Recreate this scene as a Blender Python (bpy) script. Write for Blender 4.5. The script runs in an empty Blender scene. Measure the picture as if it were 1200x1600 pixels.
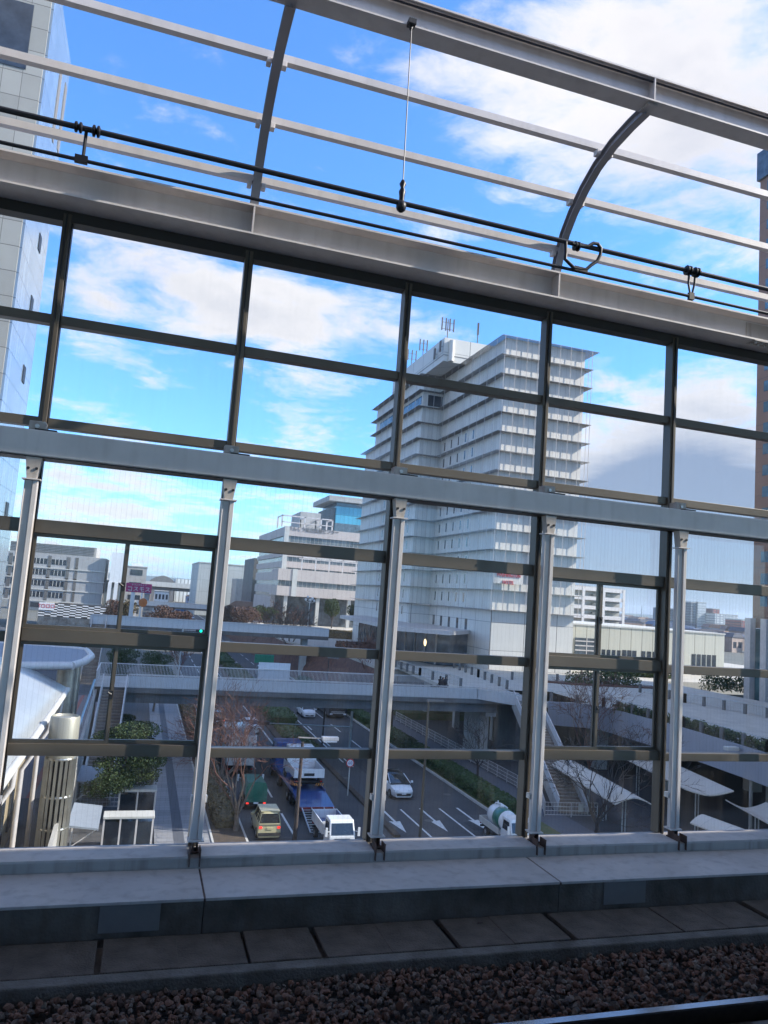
import bpy, bmesh, math, random
import numpy as np
from mathutils import Vector, Matrix
R = math.radians
rnd = random.Random(7)
scene = bpy.context.scene
col = scene.collection

# ------------------------------------------------------------------ camera
YAW, PIT, ROL, FPX, EYE = R(17.0936), R(6.4071), R(4.1912), 1180.35, 16.0
cf = Vector((math.sin(YAW)*math.cos(PIT), math.cos(YAW)*math.cos(PIT), math.sin(PIT)))
cr0 = cf.cross(Vector((0, 0, 1))).normalized(); cu0 = cr0.cross(cf)
cr = math.cos(ROL)*cr0 + math.sin(ROL)*cu0
cu = -math.sin(ROL)*cr0 + math.cos(ROL)*cu0
cam_data = bpy.data.cameras.new('camera'); cam = bpy.data.objects.new('camera', cam_data); col.objects.link(cam)
cam.matrix_world = Matrix(((cr.x, cu.x, -cf.x, 0), (cr.y, cu.y, -cf.y, 0), (cr.z, cu.z, -cf.z, EYE), (0, 0, 0, 1)))
cam_data.sensor_fit = 'VERTICAL'; cam_data.sensor_height = 24; cam_data.lens = 24*FPX/1600
cam_data.clip_start = .05; cam_data.clip_end = 30000
scene.camera = cam
# surveying helpers: where a sight line meets a level / a frontage / a side plane
def ray(px, py): return (px-600)*cr + (800-py)*cu + FPX*cf
def G(px, py, z=0.0):
    d = ray(px, py); t = (z-EYE)/d.z; return Vector((d.x*t, d.y*t, z))
def YP(px, py, Y):
    d = ray(px, py); t = Y/d.y; return Vector((d.x*t, Y, EYE+d.z*t))
def XP(px, py, X):
    d = ray(px, py); t = X/d.x; return Vector((X, d.y*t, EYE+d.z*t))

# ------------------------------------------------------------------ materials
def new_mat(name):
    m = bpy.data.materials.new(name); m.use_nodes = True
    nt = m.node_tree; return m, nt, nt.nodes['Principled BSDF']
def L(nt, a, b): nt.links.new(a, b)
def mat(name, c, rough=.6, metal=0.0, var=.15, scale=3.0, bump=0.0, bscale=30.0, c2=None, streak=0.0, spec=.5, coat=0.0):
    """procedural paint / concrete / metal: noise between two tones, optional bump and vertical dirt streaks"""
    m, nt, b = new_mat(name); N = nt.nodes
    tc = N.new('ShaderNodeTexCoord'); n = N.new('ShaderNodeTexNoise')
    n.inputs['Scale'].default_value = scale; n.inputs['Detail'].default_value = 5; n.inputs['Roughness'].default_value = .6
    L(nt, tc.outputs['Object'], n.inputs['Vector'])
    r = N.new('ShaderNodeValToRGB')
    lo = c2 if c2 else tuple(x*(1-var) for x in c); hi = c if c2 else tuple(min(1, x*(1+var*.6)) for x in c)
    r.color_ramp.elements[0].position = .32; r.color_ramp.elements[1].position = .68
    r.color_ramp.elements[0].color = (*lo, 1); r.color_ramp.elements[1].color = (*hi, 1)
    L(nt, n.outputs['Fac'], r.inputs['Fac']); out = r.outputs['Color']
    if streak > 0:
        mp = N.new('ShaderNodeMapping'); mp.inputs['Scale'].default_value = (6, 6, .5)
        L(nt, tc.outputs['Object'], mp.inputs['Vector'])
        n2 = N.new('ShaderNodeTexNoise'); n2.inputs['Scale'].default_value = 1.6; n2.inputs['Detail'].default_value = 6
        L(nt, mp.outputs['Vector'], n2.inputs['Vector'])
        r2 = N.new('ShaderNodeValToRGB'); r2.color_ramp.elements[0].position = .5; r2.color_ramp.elements[1].position = .75
        r2.color_ramp.elements[0].color = (0, 0, 0, 1); r2.color_ramp.elements[1].color = (streak,)*3+(1,)
        L(nt, n2.outputs['Fac'], r2.inputs['Fac'])
        mx = N.new('ShaderNodeMix'); mx.data_type = 'RGBA'
        L(nt, r2.outputs['Color'], mx.inputs[0]); L(nt, out, mx.inputs[6]); mx.inputs[7].default_value = (.09, .06, .04, 1)
        out = mx.outputs[2]
    L(nt, out, b.inputs['Base Color'])
    b.inputs['Roughness'].default_value = rough; b.inputs['Metallic'].default_value = metal
    b.inputs['Specular IOR Level'].default_value = spec; b.inputs['Coat Weight'].default_value = coat
    if bump > 0:
        n3 = N.new('ShaderNodeTexNoise'); n3.inputs['Scale'].default_value = bscale; n3.inputs['Detail'].default_value = 4
        L(nt, tc.outputs['Object'], n3.inputs['Vector'])
        bp = N.new('ShaderNodeBump'); bp.inputs['Strength'].default_value = bump; bp.inputs['Distance'].default_value = .02
        L(nt, n3.outputs['Fac'], bp.inputs['Height']); L(nt, bp.outputs['Normal'], b.inputs['Normal'])
    return m
def stripe_mat(name, base, line, period, width, axis='x', rough=.6, metal=0.0, var=.1, cross=None, cwidth=.03, bumpy=True, open_=False):
    """panelled cladding: thin joints every `period` metres along an axis (x, y, xy) and optionally every `cross` metres of height"""
    m, nt, b = new_mat(name); N = nt.nodes
    tc = N.new('ShaderNodeTexCoord'); sp = N.new('ShaderNodeSeparateXYZ'); L(nt, tc.outputs['Object'], sp.inputs[0])
    def mth(op, a, bb=None):
        q = N.new('ShaderNodeMath'); q.operation = op
        for i, v in enumerate((a, bb)):
            if v is None: continue
            if isinstance(v, (int, float)): q.inputs[i].default_value = v
            else: L(nt, v, q.inputs[i])
        return q.outputs[0]
    src = {'x': sp.outputs['X'], 'y': sp.outputs['Y'], 'z': sp.outputs['Z']}.get(axis)
    if axis == 'xy': src = mth('ADD', sp.outputs['X'], sp.outputs['Y'])
    fr = mth('FRACT', mth('DIVIDE', src, period)); f = mth('LESS_THAN', fr, width)
    if cross:
        f2 = mth('LESS_THAN', mth('FRACT', mth('DIVIDE', sp.outputs['Z'], cross)), cwidth); f = mth('MAXIMUM', f, f2)
    n = N.new('ShaderNodeTexNoise'); n.inputs['Scale'].default_value = .5; n.inputs['Detail'].default_value = 6
    L(nt, tc.outputs['Object'], n.inputs['Vector'])
    cell = mth('FLOOR', mth('DIVIDE', src, period))
    wn = N.new('ShaderNodeTexWhiteNoise'); wn.noise_dimensions = '2D'
    cb = N.new('ShaderNodeCombineXYZ'); L(nt, cell, cb.inputs[0])
    if cross: L(nt, mth('FLOOR', mth('DIVIDE', sp.outputs['Z'], cross)), cb.inputs[1])
    L(nt, cb.outputs[0], wn.inputs['Vector'])
    tone = mth('ADD', mth('MULTIPLY', wn.outputs['Value'], .5), mth('MULTIPLY', n.outputs['Fac'], .5))
    r = N.new('ShaderNodeValToRGB'); r.color_ramp.elements[0].color = (*[x*(1-var) for x in base], 1); r.color_ramp.elements[1].color = (*[min(1, x*(1+var)) for x in base], 1)
    r.color_ramp.elements[0].position = .2; r.color_ramp.elements[1].position = .8
    L(nt, tone, r.inputs['Fac'])
    mx = N.new('ShaderNodeMix'); mx.data_type = 'RGBA'; L(nt, f, mx.inputs[0]); L(nt, r.outputs['Color'], mx.inputs[6]); mx.inputs[7].default_value = (*line, 1)
    L(nt, mx.outputs[2], b.inputs['Base Color']); b.inputs['Roughness'].default_value = rough; b.inputs['Metallic'].default_value = metal
    if open_: L(nt, mth('SUBTRACT', 1.0, f), b.inputs['Alpha'])
    if bumpy:
        bp = N.new('ShaderNodeBump'); bp.inputs['Strength'].default_value = .4; bp.inputs['Distance'].default_value = .03; bp.invert = True
        L(nt, f, bp.inputs['Height']); L(nt, bp.outputs['Normal'], b.inputs['Normal'])
    return m
def glow(name, c, s=1.0):
    m, nt, b = new_mat(name); b.inputs['Base Color'].default_value = (*c, 1); b.inputs['Emission Color'].default_value = (*c, 1); b.inputs['Emission Strength'].default_value = s
    n = nt.nodes.new('ShaderNodeTexNoise'); n.inputs['Scale'].default_value = 4; L(nt, n.outputs['Fac'], b.inputs['Roughness']); return m
def pane_mat(name, tint, wires=0.0):
    """thin clear glazing: mostly transmits, mirrors a little at grazing angles; faint vertical wires cast in the glass"""
    m, nt, b = new_mat(name); N = nt.nodes; N.remove(b)
    tr = N.new('ShaderNodeBsdfTransparent'); gl = N.new('ShaderNodeBsdfGlossy'); gl.inputs['Roughness'].default_value = .02
    fr = N.new('ShaderNodeFresnel'); fr.inputs['IOR'].default_value = 1.45
    tc = N.new('ShaderNodeTexCoord'); n = N.new('ShaderNodeTexNoise'); n.inputs['Scale'].default_value = 1.5; n.inputs['Detail'].default_value = 5
    L(nt, tc.outputs['Object'], n.inputs['Vector'])
    r = N.new('ShaderNodeValToRGB'); r.color_ramp.elements[0].color = (*[t*.965 for t in tint], 1); r.color_ramp.elements[1].color = (*tint, 1)
    L(nt, n.outputs['Fac'], r.inputs['Fac']); c = r.outputs['Color']
    if wires:
        sp = N.new('ShaderNodeSeparateXYZ'); L(nt, tc.outputs['Object'], sp.inputs[0])
        a = N.new('ShaderNodeMath'); a.operation = 'DIVIDE'; L(nt, sp.outputs['X'], a.inputs[0]); a.inputs[1].default_value = .045
        f = N.new('ShaderNodeMath'); f.operation = 'FRACT'; L(nt, a.outputs[0], f.inputs[0])
        l = N.new('ShaderNodeMath'); l.operation = 'LESS_THAN'; L(nt, f.outputs[0], l.inputs[0]); l.inputs[1].default_value = .05
        w = N.new('ShaderNodeMath'); w.operation = 'MULTIPLY'; L(nt, l.outputs[0], w.inputs[0]); w.inputs[1].default_value = wires
        mx = N.new('ShaderNodeMix'); mx.data_type = 'RGBA'; L(nt, w.outputs[0], mx.inputs[0]); L(nt, c, mx.inputs[6]); mx.inputs[7].default_value = (.2, .2, .2, 1)
        c = mx.outputs[2]
    L(nt, c, tr.inputs['Color'])
    df = N.new('ShaderNodeBsdfDiffuse'); df.inputs['Color'].default_value = (.5, .48, .45, 1)
    mp = N.new('ShaderNodeMapping'); mp.inputs['Scale'].default_value = (9, 9, .8); L(nt, tc.outputs['Object'], mp.inputs['Vector'])
    nd = N.new('ShaderNodeTexNoise'); nd.inputs['Scale'].default_value = 2.2; nd.inputs['Detail'].default_value = 8; nd.inputs['Roughness'].default_value = .7; L(nt, mp.outputs['Vector'], nd.inputs['Vector'])
    md = N.new('ShaderNodeMapRange'); L(nt, nd.outputs['Fac'], md.inputs['Value']); md.inputs['From Min'].default_value = .4; md.inputs['From Max'].default_value = .85; md.inputs['To Min'].default_value = .004; md.inputs['To Max'].default_value = .09 if wires else .05
    film = N.new('ShaderNodeMixShader'); L(nt, md.outputs[0], film.inputs[0]); L(nt, tr.outputs[0], film.inputs[1]); L(nt, df.outputs[0], film.inputs[2])
    mix = N.new('ShaderNodeMixShader'); L(nt, fr.outputs[0], mix.inputs[0]); L(nt, film.outputs[0], mix.inputs[1]); L(nt, gl.outputs[0], mix.inputs[2])
    L(nt, mix.outputs[0], N['Material Output'].inputs['Surface']); return m

# ------------------------------------------------------------------ mesh builder
class MB:
    def __init__(s): s.v = []; s.f = []
    def add(s, vs, fs):
        o = len(s.v); s.v += [tuple(p) for p in vs]; s.f += [tuple(i+o for i in f) for f in fs]; return s
    def box(s, x0, x1, y0, y1, z0, z1):
        x0, x1 = min(x0, x1), max(x0, x1); y0, y1 = min(y0, y1), max(y0, y1); z0, z1 = min(z0, z1), max(z0, z1)
        return s.add([(x0,y0,z0),(x1,y0,z0),(x1,y1,z0),(x0,y1,z0),(x0,y0,z1),(x1,y0,z1),(x1,y1,z1),(x0,y1,z1)],
                     [(0,3,2,1),(4,5,6,7),(0,1,5,4),(1,2,6,5),(2,3,7,6),(3,0,4,7)])
    def hexa(s, b, t):   # 4 bottom corners, 4 top corners (counter-clockwise from above)
        return s.add(list(b)+list(t), [(0,3,2,1),(4,5,6,7),(0,1,5,4),(1,2,6,5),(2,3,7,6),(3,0,4,7)])
    def prism(s, poly, z0, z1):
        n = len(poly); a = sum(poly[i][0]*poly[(i+1)%n][1]-poly[(i+1)%n][0]*poly[i][1] for i in range(n))
        if a < 0: poly = poly[::-1]
        return s.add([(p[0],p[1],z0) for p in poly]+[(p[0],p[1],z1) for p in poly],
                     [tuple(range(n-1,-1,-1)), tuple(range(n,2*n))]+[(i,(i+1)%n,n+(i+1)%n,n+i) for i in range(n)])
    def extr(s, prof, axis, a0, a1):   # profile extruded along x (prof=(y,z)) or y (prof=(x,z))
        n = len(prof)
        f = (lambda a, p: (a, p[0], p[1])) if axis == 'x' else (lambda a, p: (p[0], a, p[1]))
        return s.add([f(a0, p) for p in prof]+[f(a1, p) for p in prof],
                     [tuple(range(n-1,-1,-1)), tuple(range(n,2*n))]+[(i,(i+1)%n,n+(i+1)%n,n+i) for i in range(n)])
    def bar(s, p, q, w, h=None, up=(0,0,1)):
        h = h or w; p = Vector(p); q = Vector(q); d = (q-p).normalized(); u = Vector(up)
        if abs(d.dot(u)) > .98: u = Vector((0,1,0))
        a = d.cross(u).normalized()*w/2; b = a.cross(d).normalized()*h/2
        vs = [e+sx*a+sy*b for e in (p,q) for sx,sy in ((-1,-1),(1,-1),(1,1),(-1,1))]
        return s.add(vs, [(0,3,2,1),(4,5,6,7),(0,1,5,4),(1,2,6,5),(2,3,7,6),(3,0,4,7)])
    def tube(s, pts, r, n=8, cap=True):
        pts = [Vector(p) for p in pts]; rs = r if isinstance(r, (list, tuple)) else [r]*len(pts)
        o = len(s.v); pa = None
        for i, p in enumerate(pts):
            d = (pts[min(i+1, len(pts)-1)]-pts[max(i-1, 0)]).normalized()
            if pa is None:
                u = Vector((0,0,1)) if abs(d.z) < .9 else Vector((1,0,0)); pa = d.cross(u).normalized()
            else:
                pa = (pa-d*pa.dot(d)).normalized()
            b = pa.cross(d)
            for k in range(n):
                t = 2*math.pi*k/n; s.v.append(tuple(p+(pa*math.cos(t)+b*math.sin(t))*rs[i]))
        for i in range(len(pts)-1):
            for k in range(n):
                a = o+i*n+k; c = o+i*n+(k+1)%n; s.f.append((a, a+n, c+n, c))
        if cap: s.f.append(tuple(o+k for k in range(n))); s.f.append(tuple(o+(len(pts)-1)*n+k for k in range(n-1,-1,-1)))
        return s
    def lathe(s, prof, c=(0,0,0), n=16, axis='z'):
        o = len(s.v)
        for r, h in prof:
            for k in range(n):
                t = 2*math.pi*k/n; x, y = r*math.cos(t), r*math.sin(t)
                p = (x, y, h) if axis == 'z' else ((h, x, y) if axis == 'x' else (x, h, y))
                s.v.append((p[0]+c[0], p[1]+c[1], p[2]+c[2]))
        for i in range(len(prof)-1):
            for k in range(n):
                a = o+i*n+k; b = o+i*n+(k+1)%n; s.f.append((a, b, b+n, a+n))
        s.f.append(tuple(o+k for k in range(n-1,-1,-1))); s.f.append(tuple(o+(len(prof)-1)*n+k for k in range(n)))
        return s
    def ball(s, c, r, n=10, sq=(1,1,1)):
        prof = [(max(.001, math.sin(math.pi*i/(n//2+2))*1.0), -math.cos(math.pi*i/(n//2+2))) for i in range(n//2+3)]
        o = len(s.v); s.lathe(prof, (0,0,0), n)
        for i in range(o, len(s.v)): v = s.v[i]; s.v[i] = (v[0]*r*sq[0]+c[0], v[1]*r*sq[1]+c[1], v[2]*r*sq[2]+c[2])
        return s
    def quad(s, *p): return s.add(p, [tuple(range(len(p)))])
    def build(s, name, m, parent=None, smooth=0, bevel=0, label=None, world=True, fix=True):
        off = Vector((0,0,0)); q = parent
        while q is not None and world: off += q.location; q = q.parent
        me = bpy.data.meshes.new(name)
        me.from_pydata([(v[0]-off.x, v[1]-off.y, v[2]-off.z) for v in s.v], [], s.f); me.materials.append(m)
        if fix:
            b = bmesh.new(); b.from_mesh(me); bmesh.ops.recalc_face_normals(b, faces=b.faces)
            b.to_mesh(me); b.free()
        if smooth: me.shade_smooth(); me.set_sharp_from_angle(angle=R(smooth))
        o = bpy.data.objects.new(name, me); col.objects.link(o)
        if parent: o.parent = parent
        if bevel:
            bv = o.modifiers.new('bevel', 'BEVEL'); bv.width = bevel; bv.segments = 2; bv.limit_method = 'ANGLE'; bv.angle_limit = R(50)
        if label: o['label'] = label
        return o
def tag(o, label, cat=None, group=None, kind=None):
    if label: o['label'] = label
    if cat: o['category'] = cat
    if group: o['group'] = group
    if kind: o['kind'] = kind
    return o
def thing(name, label, cat, loc=(0,0,0), group=None):
    o = bpy.data.objects.new(name, None); col.objects.link(o); o.location = loc; o.empty_display_size = .3
    return tag(o, label, cat, group)
def struct(name, mb, m, smooth=0, fix=True): return tag(mb.build(name, m, smooth=smooth, fix=fix), None, kind='structure')
def copy_tree(o, label=None, parent=None, group=None):
    c = o.copy(); col.objects.link(c); c.parent = parent
    if label: c['label'] = label
    if group: c['group'] = group
    for ch in [x for x in o.children]: copy_tree(ch, None, c)
    return c
def text_mesh(txt, size, depth, name, m, parent, loc, rotz=0, sx=1.0, rotx=90, align='CENTER'):
    cu_ = bpy.data.curves.new('t', 'FONT'); cu_.body = txt; cu_.size = size; cu_.extrude = depth; cu_.align_x = align; cu_.align_y = 'CENTER'; cu_.resolution_u = 2
    to = bpy.data.objects.new('t', cu_); col.objects.link(to); bpy.context.view_layer.update()
    me = bpy.data.meshes.new_from_object(to.evaluated_get(bpy.context.evaluated_depsgraph_get()))
    col.objects.unlink(to); bpy.data.objects.remove(to)
    M = Matrix.Rotation(R(rotz), 4, 'Z') @ Matrix.Rotation(R(rotx), 4, 'X') @ Matrix.Diagonal((sx, 1, 1, 1)); me.transform(M)
    me.materials.clear(); me.materials.append(m)
    o = bpy.data.objects.new(name, me); col.objects.link(o); o.parent = parent
    off = Vector((0,0,0)); q = parent
    while q is not None: off += q.location; q = q.parent
    o.location = Vector(loc)-off
    return o

# ------------------------------------------------------------------ palette
M = {}
M['white_steel'] = mat('white_steel', (.57,.53,.51), .42, var=.10, scale=2.5, bump=.05, bscale=8, streak=.16)
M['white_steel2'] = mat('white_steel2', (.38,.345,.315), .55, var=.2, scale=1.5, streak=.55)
M['bronze'] = mat('bronze', (.105,.088,.068), .42, metal=.2, var=.22, scale=1.2, streak=.10)
M['bronze_dark'] = mat('bronze_dark', (.03,.028,.026), .5, metal=.3)
M['galv'] = mat('galv', (.55,.55,.55), .45, metal=.6, var=.3, scale=20)
M['rust'] = mat('rust', (.10,.06,.045), .9, var=.4, scale=12)
M['black'] = mat('black', (.012,.012,.014), .5, var=.3)
M['wire'] = mat('wire', (.012,.013,.02), .45, var=.2, metal=.2)
M['rib'] = mat('rib', (.29,.28,.29), .45, var=.1)
M['ledge'] = mat('ledge', (.45,.405,.375), .6, var=.16, scale=1.6, bump=.1, bscale=20, streak=.30)
M['dirty_conc'] = mat('dirty_conc', (.17,.14,.115), .9, c2=(.06,.045,.033), scale=2.2, bump=.4, bscale=40, streak=.6)
M['lid'] = mat('lid', (.135,.10,.075), .95, c2=(.07,.052,.038), scale=5, bump=.7, bscale=60)
M['kerb'] = mat('kerb', (.18,.155,.13), .95, c2=(.085,.07,.055), scale=4, bump=.6, bscale=50)
M['panel_grey'] = mat('panel_grey', (.16,.148,.14), .7, var=.1, scale=4)
M['bed'] = mat('bed', (.045,.035,.028), 1, var=.5, scale=30, bump=1, bscale=60)
M['rail_side'] = mat('rail_side', (.03,.02,.016), .8, var=.4, scale=20)
M['rail_top'] = mat('rail_top', (.35,.36,.38), .22, metal=1, var=.1, scale=4)
M['glass_up'] = pane_mat('glass_up', (.97,.985,.99))
M['glass_wired'] = pane_mat('glass_wired', (.93,.955,.96), .30)
M['conc'] = mat('conc', (.40,.385,.36), .85, var=.15, scale=.6, streak=.2)
M['conc_light'] = mat('conc_light', (.50,.49,.46), .8, var=.1, scale=.6, streak=.1)
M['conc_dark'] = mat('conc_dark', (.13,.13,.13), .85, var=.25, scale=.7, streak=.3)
M['asphalt'] = mat('asphalt', (.075,.074,.076), .85, c2=(.054,.054,.057), scale=.35, bump=.3, bscale=40)
M['lot'] = mat('lot', (.09,.09,.095), .85, c2=(.065,.065,.07), scale=.2)
M['ground'] = mat('ground', (.10,.105,.085), .95, c2=(.16,.15,.13), scale=.02)
M['paint'] = mat('paint', (.72,.72,.70), .7, c2=(.5,.5,.48), scale=3)
M['shade_panel'] = mat('shade_panel', (.60,.62,.64), .5, var=.06)
M['grass'] = mat('grass', (.07,.10,.03), .95, c2=(.14,.12,.05), scale=1.2, bump=1, bscale=20)
M['soil'] = mat('soil', (.09,.065,.045), .95, c2=(.05,.038,.03), scale=2, bump=1, bscale=20)
M['redsoil'] = mat('redsoil', (.17,.085,.06), .95, c2=(.09,.05,.04), scale=1.4, bump=1, bscale=14)
M['tile'] = stripe_mat('tile', (.25,.25,.26), (.12,.12,.13), .6, .05, 'y', rough=.8, var=.1)
M['tile_dark'] = mat('tile_dark', (.10,.105,.12), .8, var=.1, scale=3)
M['pine'] = mat('pine', (.055,.085,.022), .8, c2=(.018,.035,.012), scale=1.4)
M['hedge'] = mat('hedge', (.055,.10,.025), .85, c2=(.018,.035,.012), scale=3)
M['shrub'] = mat('shrub', (.11,.14,.05), .85, c2=(.035,.055,.02), scale=1.5)
M['hedge_brown'] = mat('hedge_brown', (.15,.11,.045), .85, c2=(.06,.045,.025), scale=2)
M['dryleaf'] = mat('dryleaf', (.11,.055,.040), .9, c2=(.06,.034,.028), scale=2)
M['bark'] = mat('bark', (.22,.18,.15), .9, c2=(.11,.09,.075), scale=4)
M['bark_red'] = mat('bark_red', (.20,.095,.07), .9, c2=(.12,.06,.045), scale=4)
M['bark_dark'] = mat('bark_dark', (.07,.055,.05), .9, var=.3, scale=4)
M['stainless'] = mat('stainless', (.52,.50,.44), .32, metal=.85, c2=(.36,.34,.30), scale=1.2)
M['tyre'] = mat('tyre', (.02,.02,.02), .8)
M['rim'] = mat('rim', (.45,.46,.48), .35, metal=.8)
M['carglass'] = mat('carglass', (.02,.025,.03), .06, var=.1, spec=.9)
M['win_dark'] = mat('win_dark', (.035,.045,.06), .12, var=.5, scale=.4, spec=.8)
M['win_mid'] = mat('win_mid', (.09,.11,.13), .15, var=.6, scale=.5, spec=.8)
M['trim'] = mat('trim', (.025,.025,.027), .6)
M['lamp_clear'] = mat('lamp_clear', (.7,.72,.75), .12, spec=.8)
M['lamp_red'] = glow('lamp_red', (.85,.03,.02), 1.0)
M['lamp_redoff'] = mat('lamp_redoff', (.3,.02,.015), .2)
def paint(name, c, **k): return mat('paint_'+name, c, .28, var=.06, scale=1, coat=.5, **k)
M['car_white'] = paint('white', (.72,.73,.74)); M['car_cream'] = paint('cream', (.50,.45,.27)); M['car_silver'] = paint('silver', (.45,.47,.50), metal=.5)
M['car_black'] = paint('black', (.03,.03,.035)); M['car_blue'] = paint('blue', (.03,.07,.22)); M['car_red'] = paint('red', (.22,.03,.03)); M['truck_green'] = paint('green', (.03,.16,.11))
M['car_grey'] = paint('grey', (.2,.21,.23))
# ================================================================== STATION SIDE (everything within eight metres)
TR = 13.4                                   # top of rail
XK = [.64+1.622*k for k in range(-4, 8)]
XA0, XA1 = -6.2, 12.4
# --- posts
def make_post():
    t = thing('steel_post', '', 'post', (0, 6.86, 13.735), 'white steel posts standing on the sill')
    m = MB().box(-.052, .012, -.018, .03, .10, 3.02).box(.0125, .052, -.036, .03, .10, 3.02).box(-.052, -.044, -.026, -.0185, .10, 3.02); m.build('shaft', M['white_steel'], t, bevel=.004, world=False)
    m = MB().box(-.068, .068, -.06, .06, .088, .10); m.build('base_plate', M['white_steel'], t, world=False)
    m = MB().box(-.024, -.014, -.05, .05, 0, .087).box(.014, .024, -.05, .05, 0, .087).box(-.04, .04, -.055, .055, 0, .012)
    m.build('foot_bracket', M['rust'], t, world=False)
    m = MB().box(-.072, .072, -.06, .06, 3.02, 3.03); m.build('cap_plate', M['white_steel'], t, world=False)
    m = MB().hexa([(-.038,-.045,3.03),(.038,-.045,3.03),(.038,.05,3.03),(-.038,.05,3.03)], [(-.062,-.045,3.21),(.062,-.045,3.21),(.062,.05,3.21),(-.062,.05,3.21)])
    h = m.build('head_bracket', M['white_steel2'], t, world=False)
    for sx in (-.032, .032): MB().lathe([(.012, -.056), (.012, -.045)], (sx, 0, 3.115), 8, 'y').build('bolt', M['black'], h, world=False)
    m = MB().box(-.068, .068, .0, .07, .40, .45); m.build('side_clamp', M['galv'], t, world=False)
    return t
post0 = make_post()
pl = {2:'leftmost white steel post on the sill, in front of the curved canopy', 3:'white steel post between the paved sidewalk view and the bare tree above the road',
      4:'white steel post whose foot has the small white tipper truck just left of it', 5:'white steel post just right of the tanker lorry, crossing the front of the hotel',
      6:'rightmost white steel post on the sill, in front of the beige ribbed annex', 7:'white steel post on the sill beyond the right edge of the glazing',
      1:'white steel post outside the left edge of the photo', 0:'white steel post farthest to the left'}
K2 = {k: XK[k+1] for k in range(0, 9)}
first = True
for k in (2, 3, 4, 5, 6, 7, 1):
    o = post0 if first else copy_tree(post0)
    first = False; o.location.x = K2[k]; o['label'] = pl[k]
# --- middle beam with its saddles
t = thing('steel_beam', 'wide white box beam running across the middle of the glazing on top of the posts', 'beam', (XA0, 6.8, 16.95))
MB().box(XA0, XA1, 6.80, 7.04, 16.955, 17.175).build('beam_body', M['white_steel'], t, bevel=.01)
MB().box(XA0, XA1, 6.815, 7.025, 16.945, 16.953).build('bottom_plate', M['bronze_dark'], t)
for x in XK:
    s = MB().box(x-.075, x+.055, 6.86, 6.98, 17.175, 17.26).build('saddle_bracket', M['white_steel2'], t, bevel=.006)
    MB().lathe([(.018, 6.845), (.018, 6.862)], (x-.01, 0, 17.215), 8, 'y').build('bolt', M['galv'], s)
    MB().box(x-.02, x+.15, 6.82, 6.95, 17.177, 17.19).build('packing_plate', M['bronze_dark'], s)
# --- eave H beam
t = thing('eave_beam', 'white H shaped eave beam above the windows carrying the two curved ribs', 'beam', (XA0, 6.85, 19.2))
MB().box(XA0, XA1, 6.70, 7.0, 19.20, 19.218).box(XA0, XA1, 6.70, 7.0, 19.47, 19.488).box(XA0, XA1, 6.843, 6.857, 19.218, 19.47).build('h_section', M['white_steel'], t)
for x in (-2.56, .61, 3.78, 6.95, 10.1):
    MB().box(x-.008, x+.008, 6.702, 6.843, 19.218, 19.47).box(x-.008, x+.008, 6.857, 6.998, 19.218, 19.47).build('stiffener', M['white_steel'], t)
sp = MB().box(6.3, 6.72, 6.835, 6.843, 19.24, 19.45).box(6.3, 6.72, 6.70, 6.83, 19.19, 19.199).build('splice_plate', M['white_steel2'], t)
for i in range(5):
    for y in (6.735, 6.79): MB().lathe([(.014, 19.172), (.014, 19.19)], (6.34+i*.085, y, 0), 6).build('bolt', M['galv'], sp)
# --- upper ridge beam
t = thing('ridge_beam', 'white H shaped beam across the top right corner holding the curved ribs', 'beam', (XA0, 5.3, 20.43))
MB().box(XA0, XA1, 5.21, 5.385, 20.43, 20.445).box(XA0, XA1, 5.21, 5.385, 20.65, 20.665).box(XA0, XA1, 5.292, 5.302, 20.445, 20.65).build('h_section', M['white_steel'], t)
for x in (-2.56, .61, 3.78, 6.95, 10.1): MB().box(x-.006, x+.006, 5.212, 5.292, 20.445, 20.65).build('stiffener', M['white_steel'], t)
MB().tube([(XA0, 5.235, 20.625), (XA1, 5.235, 20.625)], .009, 6).build('cable', M['wire'], t)
# --- curved ribs
rib_prof = [(6.80,19.488),(6.74,19.68),(6.64,19.87),(6.50,20.03),(6.30,20.19),(6.08,20.31),(5.82,20.39),(5.55,20.42),(5.33,20.425)]
def make_rib():
    t = thing('curved_rib', '', 'roof rib', (0, 6.8, 19.488), 'curved roof ribs')
    m = MB(); o = []
    P = [Vector((0, y, z)) for y, z in rib_prof]
    for w, d0, d1 in ((.075, -.045, -.037), (.075, .037, .045), (.010, -.037, .037)):
        ring = []
        for i, p in enumerate(P):
            d = (P[min(i+1, len(P)-1)]-P[max(i-1, 0)]).normalized(); n = Vector((0, -d.z, d.y))
            ring.append([p+Vector((sx*w/2, 0, 0))+n*dd for sx, dd in ((-1,d0),(1,d0),(1,d1),(-1,d1))])
        b = len(m.v)
        for q in ring: m.v += [tuple(Vector(v)-Vector((0,6.8,19.488))) for v in q]
        for i in range(len(P)-1):
            for k in range(4): m.f.append((b+i*4+k, b+i*4+(k+1)%4, b+i*4+4+(k+1)%4, b+i*4+4+k))
        m.f.append((b, b+1, b+2, b+3)); e = b+4*(len(P)-1); m.f.append((e+3, e+2, e+1, e))
    m.build('rib_section', M['rib'], t, world=False, smooth=30)
    MB().box(-.06, .06, -.05, .06, 0, .012).build('foot_plate', M['white_steel'], t, world=False)
    MB().box(-.05, .05, -1.56, -1.44, .925, .94).build('top_plate', M['white_steel'], t, world=False)
    return t
r0 = make_rib(); r0.location.x = .61; r0['label'] = 'curved rib seen edge on, the left one, crossing the blue sky above the eave beam'
r1 = copy_tree(r0, 'curved rib on the right bending like a bow up to the ridge beam'); r1.location.x = 3.78
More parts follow.
